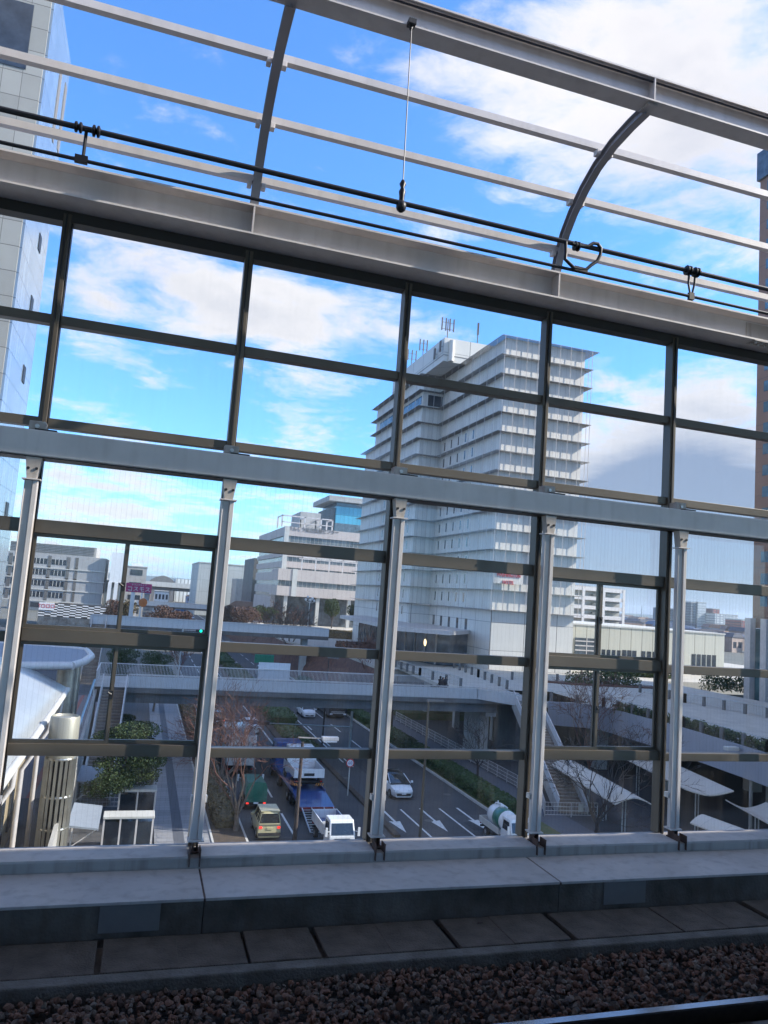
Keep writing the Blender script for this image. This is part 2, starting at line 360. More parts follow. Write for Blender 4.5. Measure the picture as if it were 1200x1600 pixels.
# --- purlins with clips
plab = ['uppermost white roof purlin, running from the top edge of the photo to the right edge',
        'second white roof purlin from the top, between the ribs and the wires', 'lowest white roof purlin, lying just behind the two black overhead wires']
for (px, py), lb in zip(((942, 236), (899, 312), (873, 391)), plab):
    c = XP(px, py, 3.78); n = Vector((0, c.y-5.35, c.z-19.1)).normalized(); c = c + n*.02
    t = thing('roof_purlin', lb, 'purlin', (XA0, c.y, c.z), 'white purlins over the curved ribs')
    MB().box(XA0, XA1, c.y-.032, c.y+.032, c.z-.03, c.z+.035).build('purlin_bar', M['white_steel'], t)
    for x in (.61, 3.78, 6.95, -2.56):
        for sx in (-.065, .065): MB().box(x+sx-.02, x+sx+.02, c.y-.05, c.y+.02, c.z-.085, c.z-.032).build('clip', M['white_steel'], t, bevel=.004)
# --- overhead wires
YW = 5.1
zu, zl = YP(600, 311, YW).z, YP(600, 356, YW).z
def sag(z, r, lab, x0=XA0, x1=XA1):
    m = MB().tube([(x0+(x1-x0)*i/24, YW, z-.0015*0) for i in range(25)], r, 8)
    o = m.build('overhead_wire', M['wire'], None, smooth=40); tag(o, lab, 'overhead wire', 'black overhead wires'); return o
sag(zu, .019, 'thicker upper black overhead wire running across the sky in front of the ribs'); sag(zl, .013, 'thinner lower black overhead wire just above the eave beam')
def clamp(m, x, z, s=1.0): m.lathe([(.012*s, -.03), (.035*s, -.02), (.035*s, -.008), (.016*s, 0), (.035*s, .008), (.035*s, .02), (.012*s, .03)], (x, YW, z), 10, 'x')
# hanging wire with insulator
hx = YP(627, 320, YW).x
t = thing('hanger_wire', 'thin vertical wire with an insulator hanging from the ridge beam onto the overhead wire', 'hanger wire', (hx, YW, zu))
MB().tube([(hx, YW+.08, 20.43), (hx, YW, zu+.17)], .0045, 6).build('wire', M['wire'], t)
MB().tube([(hx, YW, zu+.18), (hx, YW, zu+.15), (hx, YW, zu+.12), (hx, YW, zu+.09), (hx, YW, zu+.05), (hx, YW, zu+.0)], [.012, .026, .014, .026, .02, .02], 10).ball((hx, YW, zu-.025), .04, 10, (1, 1, 1.2)).build('insulator', M['wire'], t, smooth=50)
MB().box(hx-.03, hx+.03, YW+.05, YW+.115, 20.41, 20.45).tube([(hx, YW+.085, 20.47), (hx, YW+.085, 20.38)], .015, 8).build('beam_clamp', M['black'], t)
# droppers / loop
dx = YP(130, 203, YW).x
t = thing('dropper', 'short black dropper tying the two overhead wires together near the left tower', 'wire dropper', (dx, YW, zl))
for dd_, ss_ in ((-.03, 1.0), (.08, 1.1)): m = MB(); clamp(m, dx+dd_, zu, ss_); m.build('clamp', M['wire'], t, smooth=40)
MB().tube([(dx+.02, YW, zu), (dx+.02, YW, zl-.01)], .011, 8).box(dx-.03, dx+.05, YW-.014, YW+.014, zl-.02, zl+.03).build('dropper_rod', M['wire'], t)
dx = YP(1080, 425, YW).x; t = thing('dropper', 'short double black dropper between the overhead wires near the right edge', 'wire dropper', (dx, YW, zl))
for dd_ in (-.03, .05): m = MB(); clamp(m, dx+dd_, zu, 1.2); m.build('clamp', M['wire'], t, smooth=40)
MB().tube([(dx-.02, YW, zu), (dx-.025, YW, (zu+zl)/2), (dx, YW, zl)], .009, 8).tube([(dx+.04, YW, zu), (dx+.035, YW, (zu+zl)/2), (dx+.01, YW, zl)], .009, 8).box(dx-.02, dx+.03, YW-.014, YW+.014, zl-.03, zl+.03).build('dropper_rod', M['wire'], t)
t = thing('jumper_cable', 'looped black jumper cable linking the two overhead wires beside the right curved rib', 'jumper cable', YP(910, 400, YW))
pts = [YP(x, y, YW-.02) for x, y in ((884,378),(884,395),(883,405),(890,412),(897,419),(906,421),(916,421),(924,414),(933,408),(938,398),(939,388),(934,381),(927,380),(919,385),(910,385),(902,383),(894,381))]
MB().tube(pts, .014, 8).build('loop', M['wire'], t, smooth=60)
m = MB(); q = YP(902, 384, YW-.01); clamp(m, q.x, q.z, 1.1); m.build('clamp', M['wire'], t, smooth=40); m = MB(); a = YP(897, 419, YW-.015); b = YP(917, 424, YW-.015); m.bar(a, b, .03, .035)
m.build('clamp', M['wire'], t, smooth=40)

# --- glazed screen
XM = [x*.993 for x in XK]; GY = -.07
t = thing('glazed_screen', 'bronze framed glass screen wall filling the view behind the white posts', 'window wall', (XA0, 7.15, 13.76))
for x in XM:
    mu = MB().box(x-.040, x+.030, 7.06+GY, 7.19+GY, 13.73, 19.17).build('mullion', M['bronze'], t, bevel=.004)
    MB().box(x-.014, x-.002, 7.045+GY, 7.059+GY, 13.74, 19.16).box(x+.0305, x+.040, 7.09+GY, 7.17+GY, 13.74, 19.16).build('gasket', M['black'], mu)
MB().box(XA0, XA1, 7.07+GY, 7.20+GY, 19.10, 19.29).build('head_transom', M['bronze_dark'], t)
LV = [(18.185, 18.315), (17.245, 17.345), (16.31, 16.48), (15.395, 15.485), (14.45, 14.545)]
LV = [(YP(x, b, 7.02).z, YP(x, a, 7.02).z) for x, a, b in ((560,570,583),(560,715,728),(560,857,876),(540,1013,1028),(607,1172,1186))]
cs3 = YP(100, 994, 7.02).z; cs4 = YP(100, 1172, 7.02).z
# sliding bays (index of left mullion): phase set so that bays over the canopy and the annex slide
def rngbay(i): return XM[i]+.031, XM[i+1]-.041
sl_idx = [i for i in range(len(XK)-1) if (i-3) % 3 == 0]
for i in range(len(XK)-1):
    a, b = rngbay(i); sl = i in sl_idx
    for j, (z0, z1) in enumerate(LV):
        if sl and j == 3: z0, z1 = cs3-.055, cs3+.055
        if sl and j == 4: z0, z1 = cs4-.05, cs4+.05
        MB().box(a, b, 7.09+GY, 7.19+GY, z0, z1).build('transom', M['bronze'], t, bevel=.003)
    edges = [13.735] + [v for (z0, z1) in reversed(LV) for v in (z0, z1)] + [19.10]
    if sl: edges = [13.735, cs4-.05, cs4+.05, cs3-.055, cs3+.055] + [v for (z0, z1) in reversed(LV[:3]) for v in (z0, z1)] + [19.10]
    for j in range(0, len(edges), 2):
        z0, z1 = edges[j], edges[j+1]
        if sl and j in (2, 4):
            for (u, v, yy) in ((a+.002, (a+b)/2+.02, 7.13+GY), ((a+b)/2-.02, b-.002, 7.165+GY)):
                fr = MB().box(u, u+.028, yy-.014, yy+.014, z0+.001, z1-.001).box(v-.028, v, yy-.014, yy+.014, z0+.001, z1-.001).box(u+.028, v-.028, yy-.0135, yy+.0135, z0+.001, z0+.03).box(u+.028, v-.028, yy-.0135, yy+.0135, z1-.03, z1-.001).build('sash_frame', M['bronze'], t)
                MB().quad((u+.028, yy, z0+.03), (v-.028, yy, z0+.03), (v-.028, yy, z1-.03), (u+.028, yy, z1-.03)).build('glass_pane', M['glass_wired'], fr, fix=False)
            MB().box((a+b)/2-.016, (a+b)/2+.016, 7.095+GY, 7.115+GY, (z0+z1)/2-.04, (z0+z1)/2+.03).tube([((a+b)/2, 7.09+GY, (z0+z1)/2), ((a+b)/2-.03, 7.075+GY, (z0+z1)/2+.02)], .01, 6).build('latch', M['black'], fr)
        else:
            MB().quad((a, 7.14+GY, z0), (b, 7.14+GY, z0), (b, 7.14+GY, z1), (a, 7.14+GY, z1)).build('glass_pane', M['glass_wired'] if j < 8 else M['glass_up'], t, fix=False)
# --- sill
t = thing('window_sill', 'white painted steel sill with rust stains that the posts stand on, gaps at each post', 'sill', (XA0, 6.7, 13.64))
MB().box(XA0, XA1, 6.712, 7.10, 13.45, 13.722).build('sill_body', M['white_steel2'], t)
for i in range(len(XK)-1):
    MB().box(XK[i]+.045, XK[i+1]-.06, 6.698, 6.985, 13.724, 13.745).build('cover_plate', M['ledge'], t, bevel=.003)
for x in XK:
    MB().box(x-.05, x-.042, 6.69, 6.80, 13.66, 13.80).box(x+.034, x+.042, 6.69, 6.80, 13.66, 13.80).build('post_shoe', M['rust'], t)
# splice on the sill at right
sp = MB().box(7.0, 7.22, 6.700, 6.711, 13.65, 13.715).build('splice_plate', M['white_steel2'], t)
for i in range(4):
    for z in (13.668, 13.70): MB().ball((7.03+i*.055, 6.697, z), .012, 8).build('bolt', M['galv'], sp)
# --- parapet ledge
JX = [YP(320, 1400, 6.1).x, YP(874, 1378, 6.1).x]; st = JX[1]-JX[0]; JX = [JX[0]-2*st, JX[0]-st]+JX+[JX[1]+st, JX[1]+2*st, JX[1]+3*st]
t = thing('parapet_ledge', 'low concrete upstand with white metal capping and grimy front beside the track', 'parapet', (XA0, 6.1, TR))
for a, b in zip(JX[:-1], JX[1:]):
    MB().box(a+.008, b-.008, 6.075, 6.70, 13.625, 13.647).build('capping_sheet', M['ledge'], t, bevel=.003)
    MB().box(a+.004, b-.004, 6.10, 6.69, 13.30, 13.624).build('upstand_block', M['dirty_conc'], t)
    MB().box(a-.007, a+.007, 6.07, 6.69, 13.622, 13.642).build('joint_strip', M['rust'], t)
for (pa, pb) in ((155, 250), (943, 1008)):
    a = YP(pa, 1430 if pa < 500 else 1392, 6.09).x; b = YP(pb, 1430 if pa < 500 else 1392, 6.09).x
    MB().box(a, b, 6.082, 6.099, 13.43, 13.622).build('access_panel', M['panel_grey'], t, bevel=.003)
# --- cable trough lids
xs = YP(153, 1520, 5.62).x; W = .515
lidt = MB().box(0, W-.008, 5.575, 6.07, 13.36, 13.40).build('trough_lid', M['lid'], None, bevel=.006)
lids = []; LF = next(k for k in range(-7, 19) if xs+(k+1)*W > YP(0, 1560, 5.6).x)
for k in range(-7, 19):
    o = lidt if k == -7 else lidt.copy()
    if k != -7: col.objects.link(o)
    x = xs+k*W; o.location = (x, rnd.uniform(-.006, .006), rnd.uniform(-.006, .004)); o.rotation_euler = (0, rnd.uniform(-.003, .003), rnd.uniform(-.0012, .0012)); lids.append((x, o))
    tag(o, (f'brown grey concrete trough lid, number {k-LF+1} of the row counted from the left edge' if k >= LF else 'brown grey concrete trough lid outside the left edge'), 'trough lid', 'cable trough lids along the track')
struct('trough_body', MB().box(XA0, XA1, 5.58, 6.09, 13.0, 13.33), M['dirty_conc'])
m = MB().extr([(5.44, 13.1), (5.575, 13.1), (5.57, 13.395), (5.46, 13.392)], 'x', XA0, XA1); o = m.build('track_kerb', M['kerb'], None, bevel=.012); tag(o, 'rough concrete kerb holding back the dark brown ballast', 'kerb')
struct('track_bed', MB().box(-30, 40, -1.2, 5.45, 12.9, 13.235), M['bed'])
# --- ballast: thousands of stones in one heap
def ballast():
    rng = np.random.default_rng(3)
    bm = bmesh.new(); bmesh.ops.create_icosphere(bm, subdivisions=1, radius=1); bv = np.array([v.co[:] for v in bm.verts]); bf = np.array([[v.index for v in f.verts] for f in bm.faces]); bm.free()
    vars_ = []
    for i in range(24):
        q = bv*rng.uniform(.62, 1.25, (len(bv), 1)); q = q*rng.uniform(.55, 1.25, (1, 3)); vars_.append(q)
    N1 = 21000; V = np.zeros((N1, 12, 3), np.float32)
    xs_ = np.concatenate([rng.uniform(-3.2, 8.6, N1)]); ys_ = rng.uniform(3.25, 5.45, N1)
    for i in range(N1):
        a, b, c = rng.uniform(0, 6.28, 3); ca, sa, cb, sb = math.cos(a), math.sin(a), math.cos(b), math.sin(b)
        Rz = np.array([[ca,-sa,0],[sa,ca,0],[0,0,1]]); Rx = np.array([[1,0,0],[0,cb,-sb],[0,sb,cb]])
        s = rng.uniform(.013, .030)
        V[i] = (vars_[i % 24] @ Rx.T @ Rz.T)*s+np.array([xs_[i], ys_[i], 0])
        edge = min(1, (5.45-ys_[i])/.15); h = 13.262 + rng.uniform(0, .03)*1.0 + .012*math.sin(xs_[i]*3+ys_[i]*5) + (.03 if ys_[i] > 4.75 else 0)*min(1, (ys_[i]-4.7)/.25)
        if abs(ys_[i]-4.53) < .12: h = 13.235
        if ys_[i] < 4.42: h = 13.225
        V[i, :, 2] += h
    F = (bf[None]+(np.arange(N1)*12)[:, None, None]).reshape(-1, 3)
    me = bpy.data.meshes.new('ballast'); me.from_pydata(V.reshape(-1, 3).tolist(), [], F.tolist())
    at = me.attributes.new('tone', 'FLOAT', 'FACE'); at.data.foreach_set('value', np.repeat(rng.random(N1), len(bf)).astype(np.float32))
    m_, nt, b = new_mat('ballast_stone'); N = nt.nodes; an = N.new('ShaderNodeAttribute'); an.attribute_name = 'tone'
    r = N.new('ShaderNodeValToRGB'); e = r.color_ramp.elements; e[0].color = (.05,.036,.03,1); e[1].color = (.20,.145,.11,1)
    for p_, c_ in ((.3,(.14,.068,.042,1)),(.55,(.20,.095,.06,1)),(.8,(.12,.085,.062,1))):
        x = e.new(p_); x.color = c_
    L(nt, an.outputs['Fac'], r.inputs['Fac']); L(nt, r.outputs['Color'], b.inputs['Base Color']); b.inputs['Roughness'].default_value = .9
    me.materials.append(m_); o = bpy.data.objects.new('ballast', me); col.objects.link(o)
    tag(o, 'dark reddish brown crushed stone ballast filling the space between kerb and rail', 'ballast', kind='stuff')
ballast()
for px, py, lb in ((135, 1489, 'white scrap of plastic lying on the ballast edge at lower left'), (460, 1518, 'pale scrap of paper on the ballast by the kerb'), (663, 1423, 'thin white strip of litter on the trough lids near the middle'), (750, 1443, 'dry brown leaf lying on the trough lids')):
    q = G(px, py, 13.412 if py < 1480 else 13.33); rg_ = random.Random(px); m = MB(); pts = [(q.x+math.cos(a)*rg_.uniform(.015,.045), q.y+math.sin(a)*rg_.uniform(.008,.02), q.z+rg_.uniform(0,.018)) for a in (0,1,2,3,4,5)]
    m.add(pts+[(x, y, z-.003) for x, y, z in pts], [(0,1,2,3,4,5),(11,10,9,8,7,6)]+[(i,(i+1)%6,6+(i+1)%6,6+i) for i in range(6)]); o = m.build('litter', M['paint'] if px != 750 else M['dryleaf'], None); tag(o, lb, 'litter')
# --- rail and inner panels
t = thing('running_rail', 'shiny topped steel rail crossing the bottom right corner', 'rail', (0, 4.53, TR))
prof = [(-.075,-.16),(.075,-.16),(.075,-.148),(.012,-.13),(.009,-.045),(.034,-.032),(.034,-.006),(.026,0),(-.026,0),(-.034,-.006),(-.034,-.032),(-.009,-.045),(-.012,-.13),(-.075,-.148)]
MB().extr([(4.53+a, TR+b-.002) for a, b in prof], 'x', -12, 22).build('rail_web', M['rail_side'], t)
MB().box(-12, 22, 4.502, 4.558, TR-.0015, TR+.001).build('rail_head', M['rail_top'], t)
m = MB()
sl0 = MB()
for i in range(14):
    x = -4.2+i*.98
    q = MB().box(x-.42, x+.42, 3.45, 4.40, 13.22, 13.335)
    for j in range(4): q.box(x-.36, x+.36, 3.55+j*.2, 3.63+j*.2, 13.335, 13.352)
    if x > 3.2: q.build('track_panel', M['kerb'], None, bevel=.008); ob = bpy.context.scene.objects[-1]
for o in [o for o in col.objects if o.name.startswith('track_panel')]:
    tag(o, 'grey ribbed concrete panel inside the rail at the bottom right corner', 'track panel', 'ribbed panels inside the track')
for i in range(12):
    x = -3.6+i*.78
    o = MB().box(x-.12, x+.12, 3.4, 4.92, 13.10, 13.268).build('sleeper', M['kerb'], None, bevel=.01); tag(o, 'concrete sleeper end half buried in the brown ballast under the rail', 'sleeper', 'sleepers under the rail')
# --- station structure around and above us (unseen roof added to shade the track)
struct('station_base', MB().box(-70, 60, -14, 7.3, 9.5, 12.89), M['conc_dark'])
o = thing('added_shade_roof', 'long unseen roof added over the camera to shade the track', 'platform roof', (0, -3, 21))
MB().box(-70, 60, -14, 3.55, 21.0, 21.3).build('roof_slab', M['conc_dark'], o)
o = MB().box(-70, 60, -14, 1.5, 12.9, 14.5).build('platform', M['conc'], None); tag(o, 'station platform the photographer stands on', 'platform')
# ================================================================== STREET LEVEL
def sheet(m, x0, x1, y0, y1, z): return m.quad((x0,y0,z),(x1,y0,z),(x1,y1,z),(x0,y1,z))
struct('ground', sheet(MB(), -9000, 9000, -3000, 9000, 0), M['ground'])
struct('road', sheet(MB(), 7.9, 27.3, 8, 420, .004), M['asphalt'])
struct('road_patches', sheet(sheet(sheet(sheet(MB(), 20.9, 22.6, 62, 79, .0065), 11.6, 13.9, 66, 74, .0065), 24.1, 26.4, 51, 53, .0065), 8.6, 10.2, 88, 97, .0065), mat('patch', (.045,.045,.047), .9, var=.2))
mh = MB()
for x_, y_ in ((21.6, 53.5), (25.9, 60.5), (12.6, 55.5), (18.6, 66)): mh.lathe([(.33, .0085), (.33, .0105)], (x_, y_, 0), 18)
struct('manhole_covers', mh, mat('manhole', (.10,.095,.09), .7, var=.3, scale=20))
struct('cross_road', sheet(sheet(MB(), -60, 7.9, 112, 126, .004), 27.3, 120, 118, 128, .004), M['asphalt'])
m = MB(); sheet(m, -200, -7, 115, 236, .006); struct('parking_lot', m, M['lot'])
m = MB()
def line(x, y0, y1, w=.15): sheet(m, x-w/2, x+w/2, y0, y1, .009)
y = 14
while y < 400:
    line(11.1, y, y+5); line(23.62, y, y+5) if y > 62 else None; line(20.38, y+1, y+4.5) if y > 62 else None; y += 9.2
line(14.47, 72, 400, .18); line(19.9, 72, 400, .15); line(23.62, 40, 56.5, .15); line(20.4, 40, 56.4, .15); 
for x in (18.95, 22.05, 25.15):
    sheet(m, x-.09, x+.09, 53.4, 56.6, .009); m.quad((x-.09, 53.4, .009), (x-.42, 53.5, .009), (x, 50.9, .009), (x+.42, 53.5, .009), (x+.09, 53.4, .009))
for k in range(6): line(14.6+k*0, 46+k*0, 71, .12) if k == 0 else None
struct('road_markings', m, M['paint'], fix=False)
# pavements
struct('left_sidewalk', MB().box(2.2, 5.75, 10, 118, 0, .15), M['tile'])
struct('sidewalk_stripe', MB().box(3.35, 4.0, 10, 118, .15, .156), M['tile_dark'])
struct('left_planting_strip', MB().box(5.76, 7.75, 10, 112, 0, .2), M['soil'])
struct('left_kerb', MB().box(7.76, 7.9, 10, 420, 0, .17).box(5.62, 5.75, 10, 112, .151, .21), M['conc_light'])
struct('right_sidewalk', MB().box(30.2, 33.0, 8, 140, 0, .15), M['tile_dark'])
struct('right_kerb', MB().box(27.3, 27.48, 8, 420, 0, .17), M['conc_light'])
struct('right_verge', MB().box(27.49, 30.19, 8, 140, 0, .16), M['grass'])
struct('median', MB().box(15.2, 19.5, 74, 400, .005, .18).box(17.75, 18.2, 50, 73.9, .005, .17), M['soil'])
struct('lower_yard', sheet(MB(), 33.1, 70, 8, 140, .02), M['lot'])
struct('sunny_bank', MB().box(34.5, 60, 97, 103.9, .05, .9), M['grass'])
# ---- leafy things
def leaf_blob(m, rng, boxes, n, s, shape='box'):
    """scatter small leaf faces through a volume, denser toward the outside"""
    for (c, h) in boxes:
        for _ in range(n):
            if shape == 'box': p = [c[i]+rng.uniform(-1, 1)*h[i] for i in range(3)]
            else:
                while True:
                    u = Vector((rng.uniform(-1,1), rng.uniform(-1,1), rng.uniform(-1,1)))
                    if .35 < u.length < 1: break
                p = [c[i]+u[i]*h[i] for i in range(3)]
            a = Vector((rng.gauss(0,1), rng.gauss(0,1), rng.gauss(0,1))).normalized(); b = a.cross(Vector((rng.gauss(0,1), rng.gauss(0,1), rng.gauss(0,1)))).normalized()
            k = s*rng.uniform(.5, 1.2); P = Vector(p)
            m.add([P-a*k, P+b*k*.5, P+a*k, P-b*k*.5], [(0,1,2,3)])
    return m
def hedge(name, lab, x0, x1, y0, y1, z0, z1, mt, group, dens=26, s=.16, core=True):
    o = thing(name, lab, 'hedge', ((x0+x1)/2, (y0+y1)/2, z0), group)
    rng = random.Random(int(x0*10+y0)); m = MB()
    nx, ny = max(2, int((x1-x0)/.35)), max(2, int((y1-y0)/.5)); st = len(m.v)
    for j in range(ny+1):
        for i in range(nx+1):
            e = min(i, nx-i, j, ny-j); m.v.append((x0+(x1-x0)*i/nx+rng.uniform(-.05,.05), y0+(y1-y0)*j/ny+rng.uniform(-.08,.08), z1-(.16 if e == 0 else 0)+rng.uniform(-.07,.07)))
    for j in range(ny):
        for i in range(nx): a = st+j*(nx+1)+i; m.f.append((a, a+1, a+nx+2, a+nx+1))
    m.box(x0+.06, x1-.06, y0+.06, y1-.06, z0, z1-.2)
    m.build('twig_mass', mt, o, fix=False)
    lf = MB(); area = (x1-x0)*(y1-y0)+2*(z1-z0)*(x1-x0+y1-y0); n = int(min(9000, dens*area))
    for _ in range(n):
        f = rng.random()*area
        if f < (x1-x0)*(y1-y0): p = (rng.uniform(x0,x1), rng.uniform(y0,y1), z1+rng.uniform(-.08,.08))
        elif rng.random() < (x1-x0)/(x1-x0+y1-y0): p = (rng.uniform(x0,x1), rng.choice((y0,y1))+rng.uniform(-.06,.06), rng.uniform(z0,z1))
        else: p = (rng.choice((x0,x1))+rng.uniform(-.06,.06), rng.uniform(y0,y1), rng.uniform(z0,z1))
        a = Vector((rng.gauss(0,1), rng.gauss(0,1), rng.gauss(0,1))).normalized(); b = a.orthogonal().normalized(); k = s*rng.uniform(.4,1.1); P = Vector(p)
        lf.add([P-a*k, P+b*k*.5, P+a*k, P-b*k*.5], [(0,1,2,3)])
    lf.build('foliage', mt, o, fix=False)
    return o
HG = 'clipped hedges along the road'
hedge('hedge', 'long dark green clipped hedge on the right verge beside the lane of the tanker lorry', 27.7, 29.5, 54, 76.5, .15, 1.05, M['hedge'], HG, 60)
hedge('hedge', 'clipped hedge on the right verge just in front of the footbridge shadow', 27.7, 29.5, 77.5, 90, .15, 1.05, M['hedge'], HG, 40)
hedge('hedge', 'hedge on the right verge beyond the footbridge beside the dark bus', 27.7, 29.5, 92, 135, .15, 1.0, M['hedge'], HG, 20)
hedge('hedge', 'broad green hedge filling the median just beyond the footbridge', 15.9, 18.9, 90, 150, .15, 1.25, M['hedge'], HG, 22)
hedge('hedge', 'shorter brownish grass clump at the near tip of the median', 15.9, 18.6, 76.5, 88.5, .15, .55, M['grass'], HG, 30)
hedge('hedge', 'dark hedge in the median far down the road', 15.9, 18.9, 156, 330, .15, 1.2, M['hedge'], HG, 5, .3)
hedge('hedge', 'brown winter hedge in the planting strip under the bare trees by the sidewalk', 6.0, 7.5, 52, 78, .2, .8, M['hedge_brown'], HG, 30)
hedge('hedge', 'dull hedge in the planting strip beyond the footbridge', 6.0, 7.5, 82, 111, .2, .8, M['hedge_brown'], HG, 20)

# ---- trees
def limb_tree(name, lab, cat, loc, H, spread, seed, mt, group, depth=5, trunk_h=.25, r0=.16, nstart=5, leaves=None, leafm=None, lean=0, thin=.012, up=.35, crown=None):
    rng = random.Random(seed); t = thing(name, lab, cat, loc, group); mt_ = MB(); mb_ = MB(); L0 = Vector(loc); tips = []
    P0 = L0.copy(); P1 = L0+Vector((lean*.3, 0, H*trunk_h)); mt_.tube([P0-Vector((0,0,.05)), P0+(P1-P0)*.5+Vector((.04,0,0)), P1], [r0*1.25, r0, r0*.85], 8)
    def grow(p, d, ln, r, dep):
        n = 3; pts = [p]; q = p; dd = d.copy()
        for _ in range(n):
            dd = (dd+Vector((rng.gauss(0,.11), rng.gauss(0,.11), rng.gauss(0,.07)+up*.12))).normalized(); q = q+dd*ln/n; pts.append(q)
        r1 = max(thin*.6, r*.6); rs = [r+(r1-r)*i/n for i in range(n+1)]
        (mt_ if dep >= depth else mb_).tube(pts, rs, 6 if dep > 3 else (4 if dep > 1 else 3), cap=False)
        if dep <= 1: tips.append(q); tips.append(pts[2])
        if dep == 0: return
        k = rng.choice((2, 3, 3)) if dep > 1 else 3
        for j in range(k):
            az = rng.uniform(0, 6.28); sp = rng.uniform(.35, .75)
            o = dd.orthogonal().normalized(); o = Matrix.Rotation(az, 3, dd) @ o
            nd = (dd*math.cos(sp)+o*math.sin(sp)); s = pts[-1] if j < 2 else pts[rng.choice((1,2))]
            grow(s, nd.normalized(), ln*rng.uniform(.62,.85), max(thin, r1*rng.uniform(.65,.9)), dep-1)
    for i in range(nstart):
        a = 6.28*i/nstart+rng.uniform(-.4,.4); sp = rng.uniform(.25,.75)*spread
        grow(P1-Vector((0,0,rng.uniform(0,.2)*H*trunk_h)), Vector((math.cos(a)*sp, math.sin(a)*sp, 1)).normalized(), H*(1-trunk_h)*.36, r0*.5, depth)
    mt_.build('trunk', mt, t, fix=False, smooth=60); mb_.build('crown', crown or mt, t, fix=False)
    if leaves:
        lf = MB()
        for q in tips:
            for _ in range(leaves):
                p = q+Vector((rng.gauss(0,.22), rng.gauss(0,.22), rng.gauss(0,.2)))
                a = Vector((rng.gauss(0,1), rng.gauss(0,1), rng.gauss(0,1))).normalized(); b = a.orthogonal(); k = rng.uniform(.05,.11)
                lf.add([p-a*k, p+b*k*.6, p+a*k, p-b*k*.6], [(0,1,2,3)])
        lf.build('foliage', leafm, t, fix=False)
    return t
BT = 'bare street trees'
limb_tree('bare_tree', 'tall bare tree with pale forked trunk and reddish twigs in front of the box truck', 'tree', (7.3, 51.5, .2), 8.4, 1.1, 11, M['bark'], BT, 5, .12, .16, 5, thin=.010, crown=M['bark_red'])
limb_tree('bare_tree', 'reddish bare tree in the strip behind the forked one, beside the box truck', 'tree', (6.9, 58.5, .2), 7.4, 1.15, 12, M['bark'], BT, 4, .2, .12, 8, thin=.013, crown=M['bark_red'])
limb_tree('bare_tree', 'reddish bare tree in the strip before the footbridge', 'tree', (6.8, 66, .2), 6.4, 1.2, 13, M['bark'], BT, 4, .2, .11, 8, thin=.014, crown=M['bark_red'])
limb_tree('bare_tree', 'dark spreading bare tree standing behind the stair foot on the lower right pavement', 'tree', tuple(G(932, 1302, .02)), 8.0, .95, 14, M['bark_dark'], BT, 5, .08, .16, 6, thin=.014)
limb_tree('bare_tree', 'small bare tree on the verge right of the long hedge above the tanker lorry', 'tree', (30.0, 63.5, .15), 5.6, 1.2, 15, M['bark_dark'], BT, 4, .3, .11, 5, thin=.016)
limb_tree('bare_tree', 'dark bare tree on the verge under the left part of the footbridge edge', 'tree', (29.9, 88, .15), 6.4, 1.0, 16, M['bark_dark'], BT, 4, .35, .17, 5, thin=.02)
limb_tree('bare_tree', 'tall reddish bare tree in front of the purple grey deck wall, right of the stairs', 'tree', tuple(G(920, 1215, 0.02)), 9.5, .8, 17, M['bark_red'], BT, 5, .1, .12, 6, thin=.016)
limb_tree('bare_tree', 'bare tree standing behind the footbridge railing left of the walking people', 'tree', (33.5, 112, 1.5), 9.5, 1.2, 18, M['bark_red'], BT, 4, .3, .15, 6, thin=.03)
limb_tree('bare_tree', 'wide bare tree in front of the pinkish office building', 'tree', (28.5, 150, 1), 12, 1.2, 19, M['bark_dark'], BT, 5, .3, .2, 6, thin=.035)
limb_tree('bare_tree', 'bare tree right of the wide one before the office building', 'tree', (31.5, 170, 2), 12, 1.1, 20, M['bark_red'], BT, 4, .3, .2, 6, thin=.05)
limb_tree('bare_tree', 'bare tree in front of the second footbridge left of the green signal', 'tree', (6.6, 124, 0), 8, 1.1, 21, M['bark_red'], BT, 4, .3, .14, 6, thin=.03)
def round_tree(lab, loc, rx, rz, mt, seed, n=900, s=.5, cat='tree', name='round_tree', group='bushy trees', th=None):
    rng = random.Random(seed); t = thing(name, lab, cat, loc, group); x, y, z = loc; th = th if th is not None else rz*.5
    m = MB().tube([(x,y,z), (x+.1,y,z+th), (x,y,z+th+rz)], [.2, .15, .06], 7)
    for k in range(5):
        a = k*1.256; m.tube([(x,y,z+th*.8), (x+math.cos(a)*rx*.6, y+math.sin(a)*rx*.6, z+th+rz*.9)], [.1,.03], 5)
    m.build('trunk', M['bark_dark'], t); lf = MB(); cs = []
    for k in range(11):
        a = rng.uniform(0,6.28); q = rng.uniform(.15,.62); cs.append(((x+math.cos(a)*rx*q, y+math.sin(a)*rx*q, z+th+rz*rng.uniform(.45,1.5)), (rx*.5, rx*.5, rz*.46)))
    leaf_blob(lf, rng, cs, n//11, s, 'ball'); lf.build('crown', mt, t, fix=False); return t
